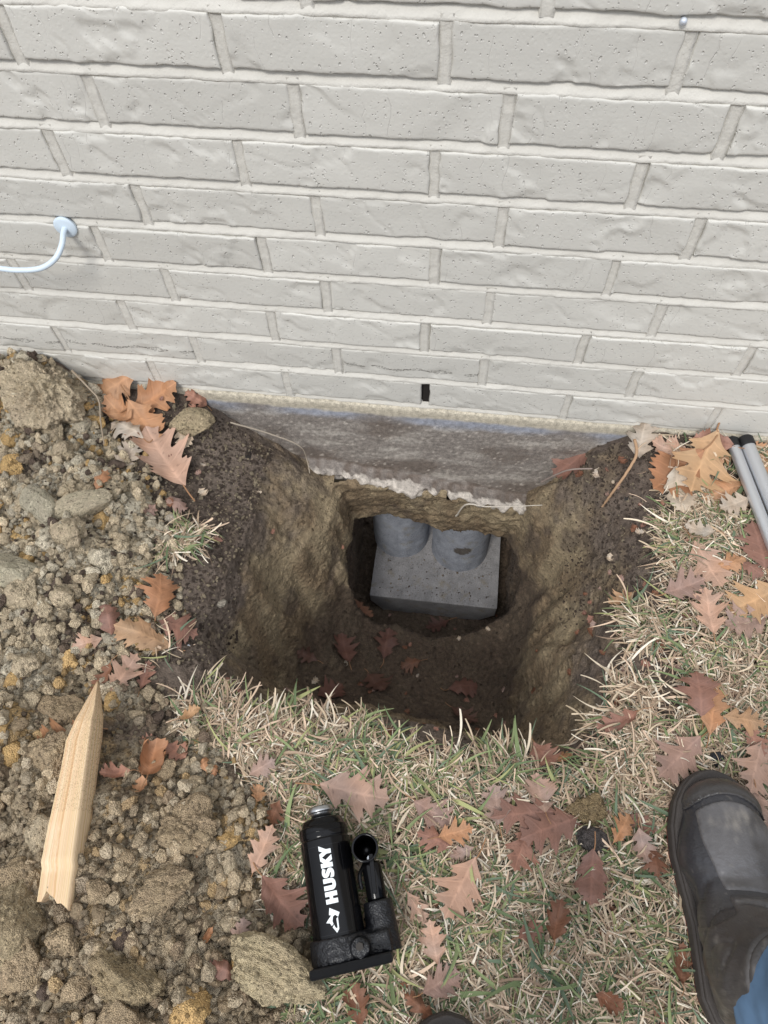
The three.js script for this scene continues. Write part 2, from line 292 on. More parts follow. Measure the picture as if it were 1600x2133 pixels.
{ // mortar: bed joints struck so that they lean out at the foot, head joints hollow
  const parts = [], nx = 560, x0 = -1.55, x1 = 1.4;
  for (let c = 0; c <= 15; c++) {
    const y0 = c * CH, pr = [[0.012, -0.02], [0.0072, -0.0075], [0.005, -0.0062], [0.001, -0.0038], [-0.003, -0.0018], [-0.0062, -0.0004], [-0.0088, -0.0028], [-0.0125, -0.012]], pos = [], uv = [];
    for (const [dy, dz] of pr) for (let i = 0; i <= nx; i++) { const x = x0 + (x1 - x0) * i / nx; const z = dz + 0.0024 * fbm(x * 22, y0 * 9 + dy * 60, 2, 3) + 0.0012 * n3(x * 90, dy * 150, c); const y = y0 + dy + 0.0012 * n3(x * 14, c * 3, 1); pos.push(x, y, z - (c === 0 ? 0.004 : 0)); uv.push(x, y); }
    parts.push(gridMesh(pos, nx + 1, pr.length, uv, true));
  }
  for (let c = 0; c < 15; c++) for (let k = -4; k < 9; k++) {
    const x = (OFF[c] + k) * L; if (x < -1.5 || x > 1.38) continue;
    if (c === 0 && Math.abs(x - 0.003) < 0.05) continue; // weep hole left open
    const pos = [], uv = [], pr = [[-0.0125, -0.012], [-0.0075, -0.0012], [-0.003, -0.0026], [0.002, -0.0030], [0.007, -0.0016], [0.0125, -0.013]], n = 16;
    for (let j = 0; j <= n; j++) for (const [dx, dz] of pr) { const y = c * CH + CH * j / n; const xx = x + dx + 0.0012 * n3(y * 40, x * 9, 2); pos.push(xx, y, dz + 0.0018 * fbm(xx * 60, y * 60, 4, 3) - 0.001); uv.push(xx, y); }
    parts.push(gridMesh(pos, pr.length, n + 1, uv, false));
  }
  obj('mortar', mergeGeometries(parts), mortarMat, wall);
  const wi = new RoundedBoxGeometry(0.02, CH - 0.006, 0.05, 6, 0.002); { const P = wi.attributes.position; for (let i = 0; i < P.count; i++) P.setZ(i, P.getZ(i) + 0.004 * n3(P.getX(i) * 400, P.getY(i) * 300, 2)); wi.computeVertexNormals(); } wi.translate(0.0045, CH * 0.5, -0.036); obj('weep_insert', wi, std({ color: srgb(34, 30, 27), roughness: 1 }), wall);
  const bk = new THREE.BoxGeometry(9, 2.9, 0.12); bk.translate(0, 1.45, -0.155); obj('backing', bk, std({ color: srgb(200, 194, 183) }), wall);
}
// concrete beam below the bricks with its ragged overpour
{
  const edgeY = x => -0.205 - 0.075 * sst(-0.25, 0.34, x) + 0.016 * n3(x * 7, 1, 2) + 0.012 * n3(x * 21, 5, 2);
  const f = (x, y, z) => {
    let zf = 0.0015 + 0.0022 * fbm(x * 14, y * 20, 1, 3) + 0.0012 * fbm(x * 60, y * 60, 4, 2);
    const edge = edgeY(x), ly = y - edge;
    const reach = 0.042 + 0.022 * n3(x * 9 + 4, 1, 1) + 0.020 * n3(x * 26, 2, 7) + 0.022 * fbm(x * 45, y * 45, 3, 3) + 0.5 * Math.min(0, ly + 0.0);
    const ledge = smin(smin(reach - z, -ly, 0.012), ly + 0.05 + 0.02 * n3(x * 13, 8, 1) + 0.014 * n3(x * 40, 4, z * 30), 0.012);
    let beam = Math.min(zf - z, y + 0.33);
    let s = smax(beam, ledge * (x > -0.32 && x < 0.36 ? 1 : 1) - 0.04 * sst(0.26, 0.34, Math.abs(x - 0.02)), 0.008);
    s = Math.min(smin(s, -0.0055 + 0.0014 * n3(x * 14, 2, 8) - y, 0.008), z + 0.3);
    return s + 0.0022 * fbm(x * 55, y * 55, z * 55, 2) * sst(-0.17, -0.24, y);
  };
  let g = surfaceNets(f, [-0.72, -0.372, -0.08], [0.78, 0.02, 0.10], 0.004);
  const cCream = lin(206, 197, 178), cBlue = lin(168, 172, 184), cDirt = lin(150, 142, 135), cPale = lin(194, 187, 178), cCrust = lin(206, 197, 186), cDark = lin(116, 104, 95), cTan = lin(150, 134, 108);
  paint(g, (x, y, z) => {
    const n1 = fbm(x * 7, y * 34, 3, 4), n2 = n3(x * 60, y * 120, 3), n4 = n3(x * 160, y * 160, z * 160);
    let c = mix3(cDirt, cPale, sst(-0.15, 0.5, n1 + 0.35 * n2 + 0.2 * n4));
    c = mix3(c, cDark, 0.8 * sst(0.02, 0.4, fbm(x * 6 + 9, y * 12, 2, 4) + 0.2 * n4 + 0.25 * sst(-0.12, -0.21, y) + 0.1 * n2));
    if (n4 + 0.5 * n2 > 0.55) c = mix3(c, cCrust, 0.7);
    c = mix3(c, cBlue, sst(-0.062, -0.035, y + 0.022 * n1 + 0.008 * n2) * sst(-0.1, 0.2, n3(x * 5, 2, 2) + 0.25));
    c = mix3(c, cCream, sst(-0.034, -0.026, y + 0.006 * n1 + 0.004 * n2));
    const edge = edgeY(x);
    if (y < edge + 0.012) { const onTop = z < 0.024 + 0.012 * n2 + 0.02 * n3(x * 18, 3, 1); c = onTop ? mix3(cDark, cDirt, sst(-0.2, 0.4, n1 + n2 * 0.5)) : mix3(cCrust, cDirt, sst(0.0, 0.45, n1 + 0.6 * n2 + 0.3 * n4)); }
    c = mix3(c, cTan, sst(-0.036, -0.06, y - edge + 0.014 * n2));
    const k = 1 + (y > -0.03 ? 0.05 : 0.18) * n4; return [c[0] * k, c[1] * k, c[2] * k];
  });
  g = boxUV(g);
  const fd = thing('foundation', 'exposed concrete foundation beam with a ragged pale edge under the bricks', 'foundation');
  obj('beam', g, std({ vertexColors: true, bumpMap: concreteBump, bumpScale: 0.0012, map: soilTex, roughness: 0.93 }), fd);
  for (const [a, b] of [[-4.5, -0.722], [0.782, 4.5]]) { const q = new THREE.BoxGeometry(b - a, 0.32, 0.27); q.translate((a + b) / 2, -0.168, -0.135); obj('beam_run', q, std({ color: srgb(150, 144, 138) }), fd); }
}
console.log('wall');

// ---------------------------------------------------------------- spoil heap
const HEAP = [[-1.2, -0.1], [-0.67, -0.06], [-0.6, 0.1], [-0.51, 0.16], [-0.44, 0.3], [-0.4, 0.45], [-0.43, 0.575], [-0.32, 0.615], [-0.2, 0.65], [-0.13, 0.73], [-0.14, 0.81], [-0.07, 0.88], [-0.05, 1.4], [-1.2, 1.4]];
const hsh = (i, j, k) => { let h = Math.imul(i, 374761393) + Math.imul(j, 668265263) + Math.imul(k, 2147483647 ^ 97); h = Math.imul(h ^ h >>> 13, 1274126177); h ^= h >>> 16; return (h >>> 0) / 4294967296; };
function heapInfo(x, z) {
  const wx = x + 0.014 * n3(x * 22, 1, z * 22) + 0.006 * n3(x * 75, 1, z * 75), wz = z + 0.014 * n3(x * 22, 9, z * 22) + 0.006 * n3(x * 75, 9, z * 75);
  const hd = -polyDist(x, z, HEAP) + 0.03 * n3(x * 9, 5, z * 9);
  let base = level(x, z) + (hd > 0 ? Math.min(0.055, hd * 0.42) : hd * 0.9);
  base += 0.06 * Math.exp(-((x + 0.74) ** 2 + (z - 0.04) ** 2) / 0.008) + 0.028 * Math.exp(-((x + 0.36) ** 2 + (z - 0.95) ** 2) / 0.03) + 0.02 * n3(x * 8, 3, z * 8);
  let best = base - 0.02, id = 0.5;
  const sc = [[0.075, 0.045], [0.040, 0.024], [0.021, 0.0135], [0.0105, 0.0068]];
  for (let s = 0; s < 4; s++) {
    const [cell, rad] = sc[s], ci = Math.floor(wx / cell), cj = Math.floor(wz / cell);
    for (let j = -1; j <= 1; j++) for (let i = -1; i <= 1; i++) {
      const a = ci + i, b = cj + j, h1 = hsh(a, b, s * 3 + 1), h2 = hsh(a, b, s * 3 + 2), h3 = hsh(a, b, s * 3 + 3);
      if (s === 0 && h3 < 0.35) continue;
      const px = (a + 0.15 + 0.7 * h1) * cell, pz = (b + 0.15 + 0.7 * h2) * cell, r = rad * (0.55 + 0.5 * h3), d2 = (wx - px) ** 2 + (wz - pz) ** 2;
      if (d2 > r * r) continue;
      const y = base - r * 0.55 + Math.sqrt(r * r - d2) * 0.95 + (h1 - 0.5) * r * 0.5;
      if (y > best) { best = y; id = h2; }
    }
  }
  best += 0.004 * fbm(x * 70, 2, z * 70, 3) + 0.0035 * (cell3(x * 110, best * 110, z * 110) - 0.5) + 0.002 * n3(x * 170, 3, z * 170);
  return [best, id, hd];
}
const heapY = (x, z) => heapInfo(x, z)[0];
const CL = { tan: lin(204, 188, 160), grey: lin(208, 198, 176), ochre: lin(206, 172, 118), dark: lin(108, 93, 82), wet: lin(178, 158, 129) };
const clodTint = (id, x, z) => {
  const wet = sst(0.42, 0.85, z + 0.25 * n3(x * 4, 6, z * 4)), n = n3(x * 5 + 3, 1, z * 5);
  let c = id < 0.42 ? CL.tan : id < 0.68 ? CL.grey : id < 0.80 && n > -0.1 ? CL.ochre : id < 0.9 ? CL.tan : CL.dark;
  return mix3(c, CL.wet, 0.6 * wet);
};
const clodMat = std({ vertexColors: true, map: grainTex, bumpMap: grainBump, bumpScale: 0.0028, roughness: 0.97 });
const heap = thing('spoil_heap', 'heap of dug tan clay crumbs and clods left of the pit', 'soil heap');
{
  const st = 0.0032, x0 = -1.0, x1 = -0.03, z0 = 0.004, z1 = 1.16, nx = Math.round((x1 - x0) / st) + 1, nz = Math.round((z1 - z0) / st) + 1, pos = [], col = [], uv = [], keep = new Uint8Array(nx * nz);
  for (let j = 0; j < nz; j++) for (let i = 0; i < nx; i++) {
    const x = x0 + i * st, z = z0 + j * st, [y, id, hd] = heapInfo(x, z);
    keep[j * nx + i] = hd > -0.05 ? 1 : 0;
    const n2 = n3(x * 60, y * 60, z * 60), n4 = n3(x * 160, y * 160, z * 160), drk = sst(0.18, 0.4, fbm(x * 7 + 2, 4, z * 7, 3));
    let c = mix3(clodTint(id, x, z), CL.dark, 0.8 * drk); const k = 1 + 0.25 * n2 + 0.25 * n4;
    pos.push(x, y, z); uv.push(x, z); col.push(c[0] * k, c[1] * k, c[2] * k);
  }
  const g = gridMesh(pos, nx, nz, uv, true, col), I = g.index.array, out = [];
  for (let t = 0; t < I.length; t += 3) if (keep[I[t]] && keep[I[t + 1]] && keep[I[t + 2]]) out.push(I[t], I[t + 1], I[t + 2]);
  g.setIndex(out); obj('loose_soil', g, clodMat, heap);
}
function clodGeo(seed, det, rough = 1, flat = 0.75, size = 0.018) {
  const r = mulberry(seed), g0 = new THREE.IcosahedronGeometry(1, det), P = g0.attributes.position, pl = [];
  for (let i = 0; i < 17; i++) { const v = new THREE.Vector3(r() - 0.5, r() - 0.5, r() - 0.5).normalize(); pl.push([v, 0.6 + 0.36 * r()]); }
  const sx = 0.85 + 0.4 * r(), sz = 0.75 + 0.4 * r(), sd = seed * 3.7, v = new THREE.Vector3(), c = [];
  for (let i = 0; i < P.count; i++) {
    v.fromBufferAttribute(P, i).normalize(); let d = 1.05; for (const [n, o] of pl) { const k = n.dot(v); if (k > 0.05) d = smin(d, o / k, 0.05); }
    d += rough * (0.17 * fbm(v.x * 2.0 + sd, v.y * 2.0, v.z * 2.0, 3) + 0.085 * fbm(v.x * 7, v.y * 7 + sd, v.z * 7, 3) + 0.035 * fbm(v.x * 15, v.y * 15 + sd, v.z * 15, 2) + 0.02 * n3(v.x * 22, v.y * 22, v.z * 22 + sd));
    const k = 1 + 0.28 * fbm(v.x * 3, v.y * 3 + sd, v.z * 3, 3) + 0.22 * n3(v.x * 26 + sd, v.y * 26, v.z * 26); c.push(k, k * (0.985 + 0.02 * n3(v.x * 2, sd, v.z * 2)), k * 0.97);
    P.setXYZ(i, v.x * d * sx, v.y * d * flat, v.z * d * sz);
  }
  g0.deleteAttribute('uv'); g0.deleteAttribute('normal'); g0.setAttribute('color', new THREE.Float32BufferAttribute(c, 3));
  // weld so that the lumps shade smoothly
  const key = new Map(), pos = [], col = [], idx = [];
  for (let i = 0; i < P.count; i++) { const q = `${P.getX(i).toFixed(4)},${P.getY(i).toFixed(4)},${P.getZ(i).toFixed(4)}`; let o = key.get(q); if (o === undefined) { o = pos.length / 3; key.set(q, o); pos.push(P.getX(i), P.getY(i), P.getZ(i)); col.push(c[i * 3], c[i * 3 + 1], c[i * 3 + 2]); } idx.push(o); }
  const g = new THREE.BufferGeometry(); g.setAttribute('position', new THREE.Float32BufferAttribute(pos, 3)); g.setAttribute('color', new THREE.Float32BufferAttribute(col, 3)); g.setIndex(idx); g.computeVertexNormals();
  return boxUV(g, size);
}
const tintMat = c => { const m = clodMat.clone(); m.color = new THREE.Color().setRGB(...c); return m; };
const clodMats = [tintMat(CL.tan), tintMat(CL.grey), tintMat(CL.wet), tintMat(CL.ochre), tintMat(CL.dark)];
const clodsMid = [...Array(12).keys()].map(i => clodGeo(50 + i, 10)), clodsBig = [...Array(6).keys()].map(i => clodGeo(80 + i, 18, 1, 0.75, 0.034));
const grainy = [];
{
  const r = mulberry(404); let n = 0, tries = 0; const put = [];
  while (n < 290 && tries++ < 12000) {
    const x = -0.98 + r() * 0.95, z = 0.02 + r() * 1.1, hd = -polyDist(x, z, HEAP); if (hd < -0.02 + r() * 0.04) continue;
    const big = r(), near = sst(0.5, 0.9, z), s = 0.010 + 0.011 * r() + (big > 0.72 ? 0.008 + 0.014 * r() : 0) * (0.6 + 0.7 * near);
    if (put.some(p => Math.hypot(p[0] - x, p[1] - z) < (p[2] + s) * 0.66)) continue;
    if (Math.hypot(x + 0.385, (z - 0.72) * 0.35) < 0.05) continue;
    if (s > 0.018 && hd < 0.05) continue;
    put.push([x, z, s]);
    const wet = z + 0.2 * n3(x * 4, 6, z * 4) > 0.62, q = r(), m = wet ? clodMats[q < 0.62 ? 2 : q < 0.8 ? 0 : q < 0.88 ? 3 : q < 0.94 ? 1 : 4] : clodMats[q < 0.4 ? 0 : q < 0.76 ? 1 : q < 0.92 && n3(x * 4, 2, z * 4) > -0.15 ? 3 : q < 0.95 ? 4 : 0];
    const c = obj('clod', s > 0.027 ? clodsBig[Math.floor(r() * 6)] : clodsMid[Math.floor(r() * 12)], m, heap); if (s > 0.02) grainy.push(c);
    c.scale.setScalar(s); c.rotation.set((r() - 0.5) * 0.9, r() * 6.28, (r() - 0.5) * 0.9); c.position.set(x, heapY(x, z) + s * 0.12, z); n++;
  }
}
// top of whatever lies at x, z
function groundY(x, z, from = 0.03) { let y = from; for (let i = 0; i < 400; i++) { if (soil(x, y, z) > 0) break; y -= 0.004; } for (let i = 0; i < 5; i++) { if (soil(x, y + 0.0008, z) > 0) y += 0.0008; else break; } return y; }
function topY(x, z, from) { const g = groundY(x, z, from); if (from !== undefined && from < -0.05) return g; const h = heapInfo(x, z); return h[2] > -0.05 ? Math.max(g, h[0]) : g; }

function loneClod(name, label, cat, x, z, s, seed, mat, o = {}) {
  const g = clodGeo(seed, o.det || 24, o.rough ?? 1, o.flat ?? 0.75, s), m = obj(name, g, mat); tag(m, label, cat);
  m.scale.set(s * (o.sx || 1), s * (o.sy || 1), s * (o.sz || 1)); m.rotation.set(o.rx || 0, o.ry || 0, o.rz || 0);
  m.position.set(x, (o.y ?? topY(x, z)) + s * (o.lift ?? 0.2), z); if ((o.rough ?? 1) >= 0.7) grainy.push(m); return m;
}
loneClod('clay_clod', 'largest pale sandy clod beside the base of the black jack', 'clod', -0.098, 0.905, 0.054, 201, tintMat(lin(204, 188, 154)), { sx: 1.05, sz: 0.8, ry: -0.25, flat: 0.8, lift: 0.3, det: 34 });
loneClod('clay_clod', 'slab shaped clod at the picture edge beside the broken stake end', 'clod', -0.425, 0.892, 0.055, 207, tintMat(lin(182, 165, 134)), { sx: 0.62, sz: 1.05, ry: 0.25, rz: 0.5, flat: 0.9, lift: 0.25, det: 32 });
loneClod('clay_clod', 'big lumpy grey tan clay mound against the lowest bricks', 'clod', -0.69, 0.075, 0.08, 211, tintMat(lin(206, 190, 162)), { sx: 1.0, sz: 0.85, ry: 0.4, rough: 1.9, flat: 1.0, lift: 0.0, det: 40, y: 0.035 });
loneClod('clay_clod', 'flat angular tan clod at the corner of the concrete ledge', 'clod', -0.435, 0.068, 0.04, 214, tintMat(lin(182, 166, 136)), { flat: 0.6, ry: 0.2, sx: 1.1, rough: 0.7, lift: 0.3, y: -0.03 });
loneClod('clay_clod', 'smooth curved spade slice of pale clay on the upper heap', 'clod', -0.55, 0.285, 0.046, 219, tintMat(lin(204, 192, 166)), { sx: 1.15, sz: 0.6, ry: 0.5, rough: 0.45, flat: 0.55, lift: 0.35 });
loneClod('clay_clod', 'long grey clod lying left of the curved clay slice', 'clod', -0.622, 0.30, 0.04, 223, tintMat(lin(196, 188, 166)), { sx: 0.7, sz: 1.2, ry: 0.5, rough: 0.6, lift: 0.3 });
loneClod('clay_clod', 'wide grey clod at the left edge below the curved slice', 'clod', -0.61, 0.43, 0.048, 226, tintMat(lin(198, 190, 166)), { sx: 1.15, sz: 0.7, ry: -0.2, rough: 0.6, lift: 0.2 });
loneClod('clay_clod', 'crumbly brown clod right of the stake on the heap', 'clod', -0.24, 0.765, 0.04, 229, clodMats[2], { sx: 1.1, sz: 0.85, rough: 1.6, lift: 0.15 });
loneClod('clay_clod', 'wedge shaped brown clod in the middle of the lower heap', 'clod', -0.255, 0.838, 0.042, 232, clodMats[2], { sx: 1.3, sz: 0.7, ry: 0.5, rough: 1.1, lift: 0.1 });
loneClod('clay_clod', 'speckled tan clod at the bottom of the heap left of the boulder', 'clod', -0.275, 0.93, 0.047, 235, tintMat(lin(176, 158, 126)), { sx: 1.25, sz: 0.7, ry: -0.3, rough: 1.5, lift: 0.1 });
loneClod('clay_clump', 'crumbled yellowish clay clump lying in the grass below the pit', 'clod', 0.298, 0.662, 0.03, 238, tintMat(lin(158, 138, 104)), { rough: 2.2, flat: 0.6, lift: 0.55 });
loneClod('dark_stone', 'dark rough stone on the leaves below the clay clump', 'stone', 0.296, 0.703, 0.021, 241, tintMat(lin(92, 86, 84)), { flat: 0.6, lift: 0.8, det: 18 });
loneClod('dark_stone', 'small black stone in the straw above the boot toe', 'stone', 0.478, 0.572, 0.011, 244, tintMat(lin(58, 60, 66)), { rough: 0.5, lift: 0.95, det: 14 });
loneClod('pale_pebble', 'white pebble on bare soil left of the pit', 'stone', -0.425, 0.265, 0.012, 247, tintMat(lin(196, 186, 170)), { rough: 0.6, lift: 0.5, det: 12 });
loneClod('pale_pebble', 'greyish stone chip on the left shoulder of the pit', 'stone', -0.318, 0.385, 0.011, 250, tintMat(lin(176, 168, 154)), { rough: 0.5, lift: 0.4, det: 12, y: groundY(-0.318, 0.385) });
{ // the mass of small clods, too many to count
  const r = mulberry(517), K = 5, per = 1700, grp = new THREE.Group(); grp.name = 'small_clods'; grp.userData.kind = 'stuff'; heap.add(grp);
  const ims = [...Array(K).keys()].map(i => { const m = new THREE.InstancedMesh(clodGeo(330 + i, 7, 1.5, 0.8, 0.009), clodMat, per); m.name = 'clods'; m.castShadow = m.receiveShadow = true; m.count = 0; grp.add(m); return m; });
  const M = new THREE.Matrix4(), Q = new THREE.Quaternion(), E = new THREE.Euler(), col = new THREE.Color(); let n = 0;
  for (let t = 0; t < 60000 && n < K * per; t++) {
    const x = -0.98 + r() * 0.96, z = 0.012 + r() * 1.1, h = heapInfo(x, z); if (h[2] < -0.012 - 0.03 * r()) continue;
    if (Math.hypot(x + 0.392, (z - 0.72) * 0.3) < 0.038 && r() < 0.8) continue;
    const s = 0.0035 + 0.0105 * r() * r(), im = ims[n % K]; E.set(r() * 6, r() * 6, r() * 6); Q.setFromEuler(E);
    M.compose(new THREE.Vector3(x, Math.max(h[0], h[2] < 0.03 ? groundY(x, z) : -9) + s * (0.1 + 0.7 * r()), z), Q, new THREE.Vector3(s * (0.8 + 0.6 * r()), s, s)); im.setMatrixAt(im.count, M);
    const dk = sst(0.2, 0.4, fbm(x * 7 + 2, 4, z * 7, 3)), c = mix3(clodTint(r(), x, z), CL.dark, 0.7 * dk), k = 0.8 + 0.4 * r(); im.setColorAt(im.count, col.setRGB(c[0] * k, c[1] * k, c[2] * k)); im.count++; n++;
  }
}
{ // loose crumbs of clay and topsoil
  const r = mulberry(90), geos = [clodGeo(301, 4, 1.2), clodGeo(302, 4, 1.2), clodGeo(303, 4, 1.3)], N = 40000;
  const grp = new THREE.Group(); grp.name = 'soil_crumbs'; tag(grp, 'loose crumbs of clay and dark soil round the pit', 'crumbs', null, 'stuff'); scene.add(grp);
  const ims = geos.map((g, i) => { const m = new THREE.InstancedMesh(g, clodMat, Math.ceil(N / 3)); m.name = 'crumbs'; m.castShadow = m.receiveShadow = true; grp.add(m); m.count = 0; return m; });
  const M = new THREE.Matrix4(), Q = new THREE.Quaternion(), E = new THREE.Euler(), col = new THREE.Color();
  let n = 0, t = 0;
  const v = new THREE.Vector3(), nv = new THREE.Vector3();
  for (const k of grainy) { // grains clinging to the rough clods
    k.updateMatrixWorld(true); const P = k.geometry.attributes.position, Nn = k.geometry.attributes.normal, want = Math.round(20 + 2600 * Math.min(0.06, k.scale.x)), mc = k.material.color;
    for (let i = 0; i < want && n < N - 3; i++) { const q = Math.floor(r() * P.count); if (n3(P.getX(q) * 2.5, P.getY(q) * 2.5 + k.position.x * 50, P.getZ(q) * 2.5) < -0.12) continue; v.fromBufferAttribute(P, q).applyMatrix4(k.matrixWorld); const s = 0.0011 + 0.0038 * r() * r(); E.set(r() * 6, r() * 6, r() * 6); Q.setFromEuler(E); M.compose(v, Q, new THREE.Vector3(s, s, s)); const im = ims[n % 3]; im.setMatrixAt(im.count, M); const g = 0.95 + 0.35 * r(); im.setColorAt(im.count, col.setRGB(mc.r * g, mc.g * g, mc.b * g)); im.count++; n++; }
  }
  while (n < N - 3 && t++ < 200000) {
    const u = r(); let x, z, y, c, s;
    if (u < 0.68) { x = -0.98 + r() * 0.95; z = 0.01 + r() * 1.1; const h = heapInfo(x, z); if (h[2] < -0.045) continue; s = 0.0012 + 0.006 * r() * r() * r(); y = Math.max(h[0], h[2] < 0.03 ? groundY(x, z) : -9) + s * 0.4; c = clodTint(r(), x, z); }
    else if (u < 0.78) { x = -0.5 + r() * 0.2; z = 0.02 + r() * 0.5; s = 0.0012 + 0.0035 * r() * r(); y = groundY(x, z) + s * 0.3; c = r() < 0.65 ? CL.dark : CL.tan; }
    else if (u < 0.83) { x = 0.3 + r() * 0.2; z = 0.01 + r() * 0.3; s = 0.001 + 0.003 * r() * r(); y = groundY(x, z) + s * 0.3; c = r() < 0.8 ? CL.dark : CL.tan; }
    else if (u < 0.836) { x = -0.1 + r() * 0.3; z = -0.04 + r() * 0.12; s = 0.0008 + 0.003 * r() * r() * r(); y = -0.698 + s * 0.4; c = r() < 0.4 ? CL.dark : CL.wet; }
    else { [x, y, z] = pitSpots[Math.floor(r() * pitSpots.length)]; s = 0.001 + 0.0045 * r() * r() * r(); const sc = soilColour(x, y, z); c = sc.map(q => q * 1.1); }
    const im = ims[n % 3]; E.set(r() * 6, r() * 6, r() * 6); Q.setFromEuler(E); M.compose(new THREE.Vector3(x, y, z), Q, new THREE.Vector3(s * (0.7 + 0.8 * r()), s * (0.6 + 0.6 * r()), s)); im.setMatrixAt(im.count, M);
    const k = 0.8 + 0.4 * r(); im.setColorAt(im.count, col.setRGB(c[0] * k, c[1] * k, c[2] * k)); im.count++; n++;
  }
}
console.log('heap');

// ---------------------------------------------------------------- concrete piles and cap in the hole
const concreteMat = std({ color: srgb(172, 177, 188), map: concreteTex, bumpMap: concreteBump, bumpScale: 0.0012, roughness: 0.85, vertexColors: true });
function pile(label, x, z, y0, y1, mark) {
  const nu = 96, nv = 60, pos = [], uv = [], col = [], R = 0.0762;
  for (let j = 0; j <= nv + 1; j++) for (let i = 0; i <= nu; i++) {
    const a = i / nu * Math.PI * 2, y = mix(y0, y1, Math.min(j, nv) / nv), rr = j > nv ? 0.001 : R + 0.0012 * n3(Math.cos(a) * 3 + x * 40, y * 25, Math.sin(a) * 3) - (j === nv ? 0.002 : 0);
    pos.push(Math.sin(a) * rr, y - y0, Math.cos(a) * rr); uv.push(a * R, y);
    let k = 1 + 0.1 * n3(Math.cos(a) * 4 + x * 9, y * 12, Math.sin(a) * 4), c = [k, k, k];
    if (mark) { const da = (a > Math.PI ? a - 2 * Math.PI : a) * R - 0.004, dy = y - (y0 + 0.12); if ((da / 0.023) ** 2 + (dy / 0.019) ** 2 < 1 + 0.3 * n3(da * 90, dy * 90, 1)) c = [0.33, 0.27, 0.21]; }
    col.push(...c);
  }
  const g = gridMesh(pos, nu + 1, nv + 2, uv, false, col), m = obj('concrete_pile', g, concreteMat); m.position.set(x, y0, z); return tag(m, label, 'pile', 'piles under the foundation');
}
const CAPY = -0.70;
pile('smooth grey concrete cylinder at the left on the cap block', -0.057, -0.106, CAPY, -0.338, false);
pile('grey concrete cylinder with a dark oval spot on the cap block', 0.106, -0.082, CAPY, -0.338, true);
{
  const s = new THREE.Shape(); s.moveTo(-0.165, 0); s.lineTo(-0.165, -0.03); s.lineTo(-0.128, -0.095); s.lineTo(0.122, -0.095); s.lineTo(0.165, -0.045); s.lineTo(0.165, 0); s.closePath();
  const g = new THREE.ExtrudeGeometry(s, { depth: 0.34, bevelEnabled: true, bevelSize: 0.003, bevelThickness: 0.003, bevelSegments: 2 }); g.translate(0.048, CAPY - 0.0032, -0.253);
  paint(g, () => [0.9, 0.82, 0.72]);
  tag(obj('cap_block', g, concreteMat), 'square concrete cap block with chamfered lower corners in the deep hole', 'concrete block');
}

